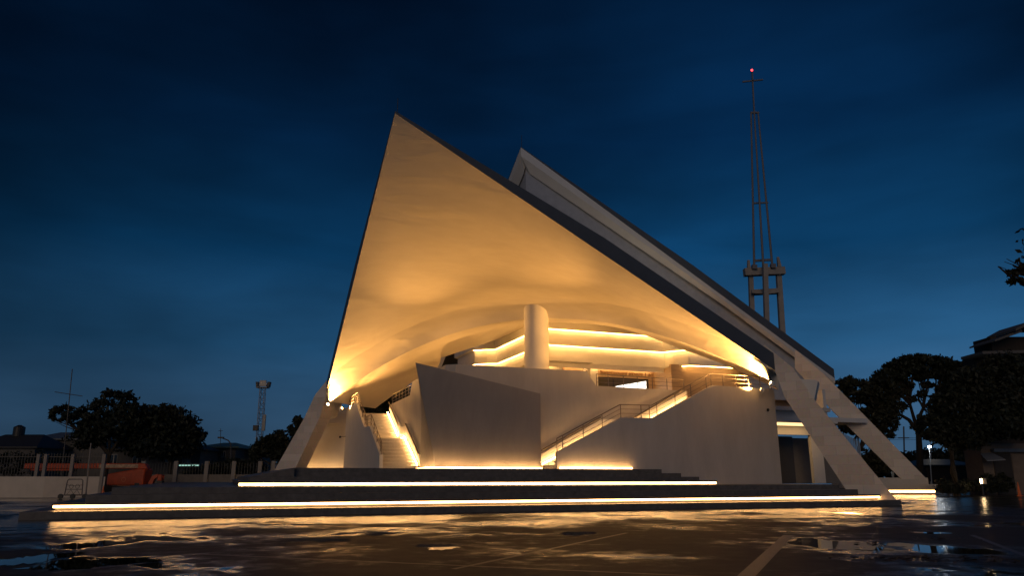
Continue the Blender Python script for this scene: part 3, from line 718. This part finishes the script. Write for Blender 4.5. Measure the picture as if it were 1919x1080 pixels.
tree('garden_tree', 'small bushy tree under the rear buttress near the screen', gpt(1640, 84), 1.5,
     [blob(1640, 855, 84, 22, 18), blob(1655, 875, 84, 20, 12), blob(1620, 870, 84, 14, 12)], 2600, .2, 8, .12, material=M_leaf2)
tree('foreground_tree', 'near tree reaching one leafy branch in at the right edge', (22.5, 25, 0), 6.5,
     [blob(1905, 500, 25, 22, 20), blob(1893, 518, 25, 16, 15), blob(1918, 530, 25, 16, 12), blob(1990, 470, 25, 70, 60), blob(2080, 430, 25, 80, 70)], 2600, .12, 9, .22)
def shrub(name, label, Y, bl, n, ls, seed, m=M_leaf):
    b = bl[0]; return tree(name, label, gpt(b[0], Y), .3, [blob(x, y, Y, rx, rz) for x, y, rx, rz in bl], n, ls, seed, .06, material=m, cat='shrub')
shrub('shrub', 'round dark shrub at the lit end of the side terrace', 74, [(1772, 912, 16, 12), (1795, 915, 20, 10)], 3000, .12, 10)
shrub('shrub', 'low dark hedge between side terrace and bollard light', 76, [(1820, 912, 26, 12), (1850, 908, 18, 16), (1880, 905, 18, 14)], 3500, .14, 11)
shrub('shrub', 'dark bush in front of the small shop awning', 80, [(1855, 885, 16, 18), (1840, 895, 12, 12)], 2400, .14, 12)
shrub('shrub', 'dark hedge behind the low wall near the mast', 84, [(400, 880, 22, 14), (440, 878, 26, 16), (480, 880, 20, 14), (360, 885, 16, 10)], 4000, .16, 13)
shrub('shrub', 'dark hedge beyond the picket fence on the far left', 86, [(20, 870, 30, 20), (70, 868, 30, 18), (120, 870, 26, 16)], 4000, .16, 15)

# ================================================================ left background
M_house = mat('weathered_render', (.11, .105, .10), .8, var=.25, vscale=.6)
M_tin = mat('blue_grey_tin_roof', (.12, .14, .17), .45, var=.15)
M_green = mat('green_tin_roof', (.08, .15, .13), .5, var=.15)
M_winf = mat('window_frame', (.35, .34, .32), .6)
M_pane = mat('dark_pane', (.03, .035, .04), .1)
def house(label, x0px, x1px, eave_py, ridge_py, Y, wallm, roofm, wins=(), depth=8.0, hip=1.5):
    X0 = at(x0px, 895, Y)[0]; X1 = at(x1px, 895, Y)[0]; ze = at(x0px, eave_py, Y)[2]; zr = at(x0px, ridge_py, Y)[2]
    t = thing('house', label, 'house', ((X0 + X1) / 2, Y, 0))
    MB().box((X0, Y, 0), (X1, Y + depth, ze), W0).build('wall', wallm, t)
    o = .6; a, b, c_, d = (X0 - o, Y - o, ze), (X1 + o, Y - o, ze), (X1 + o, Y + depth + o, ze), (X0 - o, Y + depth + o, ze)
    r0, r1 = (X0 + hip, Y + depth / 2, zr), (X1 - hip, Y + depth / 2, zr)
    low = [(p[0], p[1], p[2] - .18) for p in (a, b, c_, d)]
    MB().add([a, b, c_, d, r0, r1] + low, [(0, 1, 5, 4), (1, 2, 5), (2, 3, 4, 5), (3, 0, 4), (6, 7, 8, 9), (0, 1, 7, 6), (1, 2, 8, 7), (2, 3, 9, 8), (3, 0, 6, 9)]).build('roof', roofm, t)
    for (wx0, wx1, wy0, wy1) in wins:
        p, q_ = at(wx0, wy1, Y), at(wx1, wy0, Y)
        wf = MB()
        for k in range(1): wf.box((p[0], Y - .06, p[2]), (q_[0], Y - .003, q_[2]), W0)
        f = wf.build('window', M_winf, t)
        w_ = (q_[0] - p[0]) / 2; 
        for k in range(2):
            MB().box((p[0] + k * w_ + .08, Y - .09, p[2] + .08), (p[0] + (k + 1) * w_ - .06, Y - .063, q_[2] - .08), W0).build('pane', M_pane, f)
    return t
h1 = house('low black roofed house at the far left edge', -60, 58, 838, 812, 104, M_house, mat('black_tin_roof', (.03, .03, .035), .6))
tk = at(20, 812, 106)
t = thing('water_tank', 'black water tank on the roof at the far left', 'water tank', (tk[0], 107, tk[2]))
MB().cyl((tk[0], 107.8, tk[2] - .4), .75, .75, 1.3, 20, W0).build('tank', M_blackmetal, t); MB().cyl((tk[0], 107.8, tk[2] + .9), .75, .2, .3, 20, W0).build('lid', M_blackmetal, t)
house('grey house with a blue tin roof behind the aerial', 52, 190, 823, 808, 112, M_house, M_tin, [(90, 104, 830, 842)])
house('pale house front with paired windows behind the round tree', 200, 372, 842, 832, 98, M_house, mat('brown_roof', (.05, .045, .04), .7), [(205, 222, 852, 872), (248, 268, 852, 872), (310, 325, 850, 868), (342, 360, 850, 870)])
house('low house with a green tin roof left of the mast', 372, 438, 838, 828, 104, M_house, M_green, [(385, 395, 846, 858), (415, 424, 846, 858)])
house('dark flat roofed shed beyond the street lamp', 436, 476, 842, 838, 108, M_house, M_tin)
# lit shop front light under the pale house
a, b = at(336, 873, 96), at(372, 876, 96)
t = thing('tube_lamp', 'cool white tube lamp glowing below the pale house', 'lamp', (a[0], 96, a[2]))
MB().box((a[0], 96, a[2] - .06), (b[0], 96.1, a[2] + .06), W0).build('tube', glow('cool_tube_glow', (.55, 1, .85), .7), t)
MB().box((a[0] - .1, 96.1, a[2] - .1), (b[0] + .1, 96.2, a[2] + .16), W0).build('fitting', M_winf, t)
# white wall
YW = 66.0
M_wallw = mat('cream_wall', (.70, .62, .52), .8, var=.10, vscale=.8)
p0 = ground(-60, 933); pc = ground(80, 933); p1 = ground(193, 932)
wz = 1.75
mb = MB()
for a, b in ((p0, pc), (pc, p1)):
    d = (Vector(b) - Vector(a)).normalized(); s = Vector((-d.y, d.x, 0)) * .25
    mb.prism([a, b, (b[0] + s.x, b[1] + s.y, 0), (a[0] + s.x, a[1] + s.y, 0)], (0, 0, wz), W0)
tag(mb.build('boundary_wall', M_wallw, origin=pc), 'cream plastered low wall behind the steel trolley', 'wall')
# picket fence behind it
YF = 69.0
t = thing('picket_fence', 'tall dark picket fence standing behind the cream wall', 'fence', at(100, 895, YF))
M_iron = mat('painted_iron', (.10, .09, .08), .5)
M_post = mat('concrete_post', (.30, .27, .24), .8, var=.1)
xs = [at(px, 895, YF)[0] for px in (-40, 193)]
ztop = at(60, 850, YF)[2]
mb = MB(); x = xs[0]
while x < xs[1]:
    mb.box((x, YF, .2), (x + .035, YF + .035, ztop), W0); x += .26
mb.box((xs[0], YF - .02, ztop - .35), (xs[1], YF - .001, ztop - .29), W0); mb.box((xs[0], YF - .02, 1.55), (xs[1], YF - .001, 1.62), W0)
mb.build('picket_panel', M_iron, t)
for px in (66, 80, 131, 190):
    xx = at(px, 895, YF - .3)[0]; MB().box((xx - .14, YF - .3, 0), (xx + .14, YF - .05, at(px, 852, YF)[2]), W0).build('post', M_post, t)
# low block wall with posts and mesh behind the terrace
YB = 80.0
t = thing('post_fence', 'low grey block wall with tall concrete posts beyond the boom lift', 'fence', at(380, 895, YB))
xa, xb = at(262, 895, YB)[0], at(520, 895, YB)[0]
MB().box((xa, YB, 0), (xb, YB + .2, at(380, 890, YB)[2]), W0).build('low_wall', mat('block_wall', (.20, .175, .15), .85, var=.2, vscale=2), t)
for px in (268, 329, 387, 438, 487, 512):
    xx = at(px, 895, YB)[0]; MB().box((xx - .2, YB - .22, 0), (xx + .2, YB - .004, at(px, 865, YB)[2]), W0).build('post', M_post, t)
mb = MB(); x = xa
while x < xb:
    mb.box((x, YB + .05, at(380, 890, YB)[2]), (x + .03, YB + .08, at(380, 868, YB)[2]), W0); x += .3
mb.build('picket_panel', M_iron, t)
# lattice floodlight mast
def mast():
    Y = 86.0; b = gpt(479, Y); top = at(493, 728, Y); bx = at(482, 895, Y)[0]
    t = thing('floodlight_mast', 'tall steel lattice mast with floodlights on top', 'mast', (bx, Y, 0))
    m = mat('galvanised_steel', (.22, .22, .22), .5, metal=.4)
    w = .28; zt = top[2]; mb = MB()
    cs = [(-w, -w), (w, -w), (w, w), (-w, w)]
    xo = top[0]
    for cx, cy in cs: mb.tube([(bx + cx * 1.2, Y + cy, 0), (xo + cx * .9, Y + cy, zt)], .035, 5, W0)
    n = 20
    for k in range(n):
        for i in range(4):
            (x0, y0), (x1, y1) = cs[i], cs[(i + 1) % 4]
            f0, f1 = k / n, (k + 1) / n; X = lambda f, c: bx + (xo - bx) * f + c * (1.2 - .3 * f)
            mb.tube([(X(f0, x0), Y + y0, zt * f0), (X(f1, x1), Y + y1, zt * f1)], .018, 4, W0)
            mb.tube([(X(f1, x0), Y + y0, zt * f1), (X(f1, x1), Y + y1, zt * f1)], .015, 4, W0)
    mb.build('lattice', m, t)
    MB().box((xo - .65, Y - .5, zt), (xo + .65, Y + .5, zt + .08), W0).build('platform', m, t)
    MB().box((xo - .28, Y - .5, zt + .15), (xo + .5, Y - .3, zt + .85), W0).build('lamp_head', mat('pale_lamp_face', (.5, .47, .42), .4), t, bevel=.05)
    for dx in (-.55, .62):
        MB().hexa([(xo + dx - .15, Y - .3, zt + .12), (xo + dx + .15, Y - .3, zt + .12), (xo + dx + .15, Y + .3, zt + .12), (xo + dx - .15, Y + .3, zt + .12)],
                  [(xo + dx * 1.15 - .15, Y - .3, zt + .7), (xo + dx * 1.15 + .15, Y - .3, zt + .7), (xo + dx * 1.15 + .15, Y + .3, zt + .7), (xo + dx * 1.15 - .15, Y + .3, zt + .7)], W0).build('lamp_head', M_blackmetal, t)
    s = at(481, 803, Y - .8); MB().box((s[0] - .3, Y - 1.1, s[2] - .3), (s[0] + .25, Y - .7, s[2] + .3), W0).build('lamp_head', M_blackmetal, t)
    s = at(496, 793, Y - .6); MB().box((s[0] - .15, Y - .8, s[2] - .9), (s[0] + .15, Y - .6, s[2] + .9), W0).build('antenna_panel', m, t)
mast()
# aerials and poles
def aerial(label, bpx, top, arm, Y, r, tilt):
    t = thing('aerial', label, 'aerial', gpt(bpx, Y))
    MB().tube([at(bpx, 893, Y), at(*top, Y)], r, 5, W0).build('mast', M_iron, t)
    m = MB().tube([at(*arm[0], Y), at(*arm[1], Y)], r * .8, 5, W0)
    for k in range(6):
        f = (k + .5) / 6; px = arm[0][0] + (arm[1][0] - arm[0][0]) * f; py = arm[0][1] + (arm[1][1] - arm[0][1]) * f
        m.tube([at(px, py + .8, Y - .5), at(px, py + .8, Y + .5)], r * .4, 4, W0)
    m.build('arm', M_iron, t)
aerial('tall thin aerial with one long cross arm beside the loose tree', 116, (136, 692), ((103, 735), (155, 743)), 84, .05, 0)
aerial('small roof aerial above the green roofed house', 413, (414, 804), ((410, 808), (418, 808)), 104, .04, 0)
pl = MB().tube([at(161, 931, 64), at(171, 831, 64)], .07, 8, W0, .05); 
tag(pl.build('pole', M_post, origin=at(161, 931, 64)), 'plain thin pole standing in front of the cream wall', 'pole')
t = thing('street_lamp', 'dark unlit street lamp with a curved arm by the green roof', 'street lamp', gpt(433, 96))
MB().tube([gpt(433, 96), at(433, 832, 96), at(428, 826, 96), at(418, 822, 96)], .08, 6, W0).build('pole', M_iron, t)
pp = at(416, 821, 96); MB().box((pp[0] - .45, 95.8, pp[2] - .08), (pp[0] + .25, 96.2, pp[2] + .1), W0).build('lamp_head', M_iron, t)
# trolley
def trolley():
    Y = 62.0; a = at(113, 930, Y); b = at(162, 930, Y); x0, x1 = a[0], b[0]; zt = at(137, 899, Y)[2]
    t = thing('trolley', 'steel tube trolley parked in front of the cream wall', 'trolley', ((x0 + x1) / 2, Y, 0))
    m = M_rail; xm = (x0 + x1) / 2; xa, xb = x0 + .35, x1 - .35
    f = MB()
    f.tube([(xa, Y, .3), (xa + .08, Y, zt - .1), (xa + .2, Y, zt), (xb - .2, Y, zt), (xb - .08, Y, zt - .1), (xb, Y, .3)], .04, 6, W0)
    f.tube([(x0 + .1, Y, .3), (x1 - .1, Y, .3)], .045, 6, W0); f.tube([(x0 + .1, Y + .8, .3), (x1 - .1, Y + .8, .3)], .045, 6, W0)
    for x in (x0 + .1, xm, x1 - .1): f.tube([(x, Y, .3), (x, Y + .8, .3)], .035, 6, W0)
    f.tube([(xa, Y, .75), (xb, Y, .75)], .03, 6, W0)
    f.build('frame', m, t)
    for x in (xa + .45, xb - .45):
        ring = [(x + .16 * math.cos(q_), Y, .98 + .16 * math.sin(q_)) for q_ in np.linspace(0, 2 * math.pi, 13)]
        MB().tube(ring, .022, 5, W0).build('ring', m, t)
        MB().tube([(x - .3, Y, .32), (x, Y, .72), (x + .3, Y, .32)], .02, 5, W0).build('strut', m, t)
    MB().tube([(xa, Y, 1.12), (xa + .45, Y, 1.02), (xb - .45, Y, 1.02), (xb, Y, 1.12)], .02, 5, W0).build('strut', m, t)
    for x in (x0 + .08, xm, x1 - .08):
        for y in (Y - .12,):
            MB().cyl((0, 0, 0), .2, .2, .12, 16, lambda q_: (x + q_[0], y + q_[2], .2 + q_[1])).build('wheel', M_blackmetal, t)
trolley()
# traffic cones
M_cone = mat('orange_plastic', (.75, .16, .04), .5); M_conew = mat('white_band', (.8, .78, .74), .5)
def cone(label, px, Y, h=.75):
    b = gpt(px, Y); t = thing('traffic_cone', label, 'traffic cone', b, None)
    MB().box((b[0] - .2, Y - .2, 0), (b[0] + .2, Y + .2, .04), W0).build('base', M_cone, t)
    MB().cyl((b[0], Y, .04), .16, .03, h, 16, W0).build('body', M_cone, t)
    MB().cyl((b[0], Y, .04 + h * .42), .104, .078, h * .2, 16, W0).build('band', M_conew, t)
cone('orange and white traffic cone standing by the boom lift', 197, 60, 1.0)
cone('orange traffic cone in the shadow at the far right edge', 1906, 72, 1.2)
# boom lift
def boom_lift():
    Y = 73.0; O_ = mat('orange_machine_paint', (.50, .065, .012), .45, var=.2, vscale=3); rub = mat('tyre_rubber', (.02, .02, .02), .8)
    dk = mat('dark_steel', (.03, .03, .03), .5)
    X = lambda px, Y=Y: at(px, 895, Y)[0]; Z = lambda py: at(230, py, Y)[2]
    t = thing('boom_lift', 'orange boom lift parked with its long boom lowered', 'boom lift', (X(230), Y, 0))
    MB().prism([(X(201), Y, .95), (X(270), Y, .95), (X(271), Y, Z(880)), (X(262), Y, Z(878)), (X(201), Y, Z(889))], (0, 1.6, 0), W0).build('turntable_body', O_, t, bevel=.08)
    MB().box((X(200), Y + .1, .45), (X(266), Y + 2.0, .9), W0).build('chassis', dk, t)
    b = MB().box((X(36), Y + .5, Z(879)), (X(262), Y + .95, Z(869)), W0).build('boom', O_, t, bevel=.05)
    MB().box((X(178), Y + .44, Z(877.5)), (X(254), Y + .47, Z(870.5)), W0).build('boom_panel', mat('pale_panel', (.5, .33, .2), .5, var=.5, vscale=6), b)
    MB().prism([(X(252), Y + .4, Z(868)), (X(266), Y + .4, Z(870)), (X(272), Y + .4, Z(880)), (X(252), Y + .4, Z(881))], (0, .7, 0), W0).build('boom_pivot', O_, t, bevel=.06)
    MB().box((X(45), Y + .55, Z(883)), (X(123), Y + .9, Z(879.4)), W0).build('jib', O_, t, bevel=.03)
    MB().box((X(34), Y + .3, Z(885)), (X(48), Y + 1.2, Z(880)), W0).build('basket', dk, t)
    for px in (207, 258):
        for y in (Y - .12, Y + 1.75):
            MB().cyl((0, 0, 0), .48, .48, .35, 20, lambda q_: (X(px) + q_[0], y + q_[2], .48 + q_[1])).build('wheel', rub, t)
    MB().tube([(X(233), Y - .012, Z(902) + .28 * 0)] , .01) if False else None
    ring = [(X(233) + .2 * math.cos(a), Y - .015, Z(899.5) + .2 * math.sin(a)) for a in np.linspace(0, 2 * math.pi, 17)]
    MB().tube(ring, .02, 5, W0).build('emblem', mat('pale_emblem', (.75, .28, .12), .5), t)
    MB().box((X(222), Y - .02, Z(911)), (X(246), Y - .003, Z(910)), W0).build('decal', bpy.data.materials['pale_emblem'], t)
    MB().box((X(254), Y - .02, Z(915)), (X(263), Y - .003, Z(906)), W0).build('vent', dk, t)
    # lifting arm with cage at the rear
    MB().prism([(X(273), Y + .6, Z(908)), (X(279), Y + .6, Z(893)), (X(290), Y + .6, Z(889)), (X(290), Y + .6, Z(895)), (X(284), Y + .6, Z(899)), (X(281), Y + .6, Z(911))], (0, .4, 0), W0).build('riser_arm', O_, t)
    MB().box((X(291), Y + .5, Z(902)), (X(299), Y + 1.1, Z(890)), W0).build('riser_head', O_, t, bevel=.05)
    MB().box((X(290), Y + .55, Z(914)), (X(300), Y + 1.05, Z(902.5)), W0).build('riser_foot', dk, t)
boom_lift()

# ================================================================ right background
def slab_building():
    Y = 82.0; X = lambda px, Y=Y: at(px + 34, 895, Y)[0]; Z = lambda py, px=1880, Y=Y: at(px, py, Y)[2]
    t = thing('building', 'dark timber building with stacked overhanging flat roofs at the right edge', 'building', (X(1900), Y, 0))
    dk = mat('dark_timber', (.035, .026, .02), .8, var=.3, vscale=1, stretch=(6, 6, .3)); edge = mat('grey_eave', (.11, .105, .10), .7)
    x1 = X(2250)
    MB().box((X(1829), Y, 0), (x1, Y + 2.5, Z(668)), W0).build('wall', dk, t)
    MB().box((X(1855), Y - .8, Z(668)), (x1, Y + 2.4, Z(634)), W0).build('upper_wall', dk, t)
    MB().prism([(X(1811), Y - 3, Z(672)), (x1, Y - 3, Z(662)), (x1, Y - 3, Z(656)), (X(1811), Y - 3, Z(667))], (0, 4, 0), W0).build('roof', edge, t)
    MB().prism([(X(1831), Y - 3.6, Z(651)), (X(1885), Y - 3.6, Z(634)), (X(1885), Y - 3.6, Z(629)), (X(1831), Y - 3.6, Z(648))], (0, 4.6, 0), W0).build('roof', edge, t)
    MB().prism([(X(1866), Y - 4.2, Z(634)), (X(1895), Y - 4.2, Z(622)), (x1, Y - 4.2, Z(616)), (x1, Y - 4.2, Z(611)), (X(1893), Y - 4.2, Z(617)), (X(1866), Y - 4.2, Z(630))], (0, 5, 0), W0).build('roof', edge, t)
slab_building()
def shop():
    Y = 78.0; X = lambda px, Y=Y: at(px, 895, Y)[0]; Z = lambda py, px=1870, Y=Y: at(px, py, Y)[2]
    t = thing('shop_house', 'low beige shop house with a pale awning at the right edge', 'house', (X(1890), Y, 0))
    be = mat('beige_render', (.18, .14, .11), .8, var=.15)
    MB().box((X(1846), Y, 0), (X(2000), Y + 3, Z(832)), W0).build('wall', be, t)
    MB().prism([(X(1830), Y - 2.2, Z(866)), (X(1864), Y - 2.2, Z(864)), (X(1866), Y, Z(850)), (X(1845), Y, Z(852))], (0, 0, .08), W0).build('awning', mat('pale_awning', (.22, .24, .27), .6), t)
    MB().box((X(1864), Y - .6, Z(848)), (X(2000), Y, Z(842)), W0).build('canopy', M_tin, t)
    MB().box((X(1866), Y - .08, 0), (X(1900), Y - .004, Z(850)), W0).build('gate', mat('slatted_gate', (.03, .025, .022), .7, var=.5, vscale=1, stretch=(12, 12, .2)), t)
    MB().box((X(1902), Y - .06, Z(885)), (X(1914), Y - .004, Z(852)), W0).build('door', be, t)
shop()
house('long low roofed pavilion behind the lamp post', 1738, 1830, 872, 860, 108, mat('brown_board', (.05, .035, .025), .8), mat('teal_tin_roof', (.03, .05, .055), .5))
def lamp_post(label, px, base_py, top_py, Y, s, r=.07, col=(.85, .93, 1)):
    b = gpt(px, Y); tp = at(px - 2.5, top_py, Y)
    t = thing('lamp_post', label, 'lamp post', b)
    MB().tube([b, tp], r, 8, W0, r * .7).build('pole', mat('pale_pole', (.45, .45, .45), .5), t)
    MB().cyl((b[0], Y, 0), r * 2.2, r * 1.8, 1.2, 10, W0).build('pole_base', bpy.data.materials['pale_pole'], t)
    MB().ball((tp[0], Y - .1, tp[2]), .2, W0, sq=.7).build('lamp_head', glow('cool_lamp_glow', col, s), t)
    ld = bpy.data.lights.new('lamp_light', 'POINT'); ld.energy = 60; ld.color = col; ld.shadow_soft_size = .25
    lo = bpy.data.objects.new('lamp_light', ld); sc.collection.objects.link(lo); lo.location = (tp[0], Y - .5, tp[2]); lo.parent = t; lo.matrix_parent_inverse = Matrix.Translation(b).inverted()
lamp_post('white lit lamp post standing behind the rear buttress foot', 1744, 895, 838, 88, 14)
lamp_post('small warm lit lamp seen high between the rain tree limbs', 1745, 895, 795, 120, 4, col=(1, .85, .6))
t = thing('lit_sign', 'small glowing white panel and post under the rear buttress', 'sign', gpt(1670, 95))
a, b = at(1653, 880, 95), at(1669, 871, 95)
MB().box((a[0], 95, a[2]), (b[0], 95.1, b[2]), W0).build('panel', glow('pale_panel_glow', (.75, .95, 1), .35), t)
MB().ball(at(1667, 875, 94.8), .28, W0).build('lamp', glow('white_lamp_glow', (.85, .97, 1), 4), t)
a = at(1672, 880, 95); MB().box((a[0] - .12, 94.9, 0), (a[0] + .12, 95.05, a[2]), W0).build('post', M_winf, t)
b = gpt(1838, 72); t = thing('bollard_light', 'short bollard light glowing warm beside the dark hedge', 'bollard light', b)
zt = at(1838, 898, 72)[2]; z1 = at(1838, 907, 72)[2]
MB().cyl((b[0], 72, 0), .12, .12, max(.2, z1), 12, W0).build('post', M_blackmetal, t); MB().cyl((b[0], 72, z1), .08, .08, zt - z1, 12, W0).build('lamp', M_lamp, t)
MB().cyl((b[0], 72, zt), .13, .13, .05, 12, W0).build('cap', M_blackmetal, t)
MB().box((b[0] + .15, 72, z1 - .05), (b[0] + .5, 72.1, zt + .05), W0).build('shade', M_post, t)
t = thing('utility_line', 'thin power line on a pole far behind the rain tree', 'power line', gpt(1694, 130))
MB().tube([gpt(1694, 130), at(1694, 800, 130)], .12, 6, W0).build('pole', M_iron, t)
MB().box((at(1684, 822, 130)[0], 129.9, at(1684, 822, 130)[2]), (at(1704, 822, 130)[0], 130.1, at(1684, 822, 130)[2] + .15), W0).build('cross_arm', M_iron, t)
for dy in (0, 3): MB().tube([at(1600, 823 + dy, 130), at(1694, 821 + dy, 130), at(1800, 824 + dy, 130)], .03, 4, W0).build('wire', M_iron, t)
rng = np.random.default_rng(77); vs = []; fsl = []
for (px, py, sp, cnt) in ((1672, 1049, .45, 110), (1800, 1050, .7, 130), (1636, 1020, .2, 20), (1760, 1012, .3, 30), (1690, 968, .5, 24)):
    c0 = ground(px, py)
    for k in range(cnt):
        x, y = c0[0] + rng.normal() * sp, c0[1] + rng.normal() * sp * .6; a = rng.uniform(0, 6.28); L_ = rng.uniform(.04, .09); dz = rng.uniform(.005, .04)
        ca, sa = math.cos(a), math.sin(a); q0 = len(vs)
        vs += [(x + ca * L_, y + sa * L_, .006 + dz), (x - sa * L_ * .45, y + ca * L_ * .45, .006), (x - ca * L_, y - sa * L_, .006 + dz * .5), (x + sa * L_ * .45, y - ca * L_ * .45, .008 + dz)]
        fsl.append((q0, q0 + 1, q0 + 2, q0 + 3))
tag(MB().add(vs, fsl).build('leaf_litter', mat('fallen_leaves', (.05, .035, .02), .5, var=.4, vscale=20)), 'fallen leaves scattered on the wet asphalt at the right', 'leaf litter', kind='stuff')
# security cameras
def sec(label, p, xf, dx):
    loc = U(xf(p)); t = thing('security_camera', label, 'security camera', loc)
    MB().ball((loc[0], loc[1], loc[2]), .1, W0).build('body', M_blackmetal, t)
    MB().tube([loc, (loc[0] + dx, loc[1] + .1, loc[2] + .05)], .02, 5, W0).build('arm', M_blackmetal, t)
sec('small black security camera on the right stair wall', (43.4, 7.05, 6.35), ID, .05)
sec('small black security camera beside the left stair wall', (43.0, 6.6, 5.2), MIR, .5)
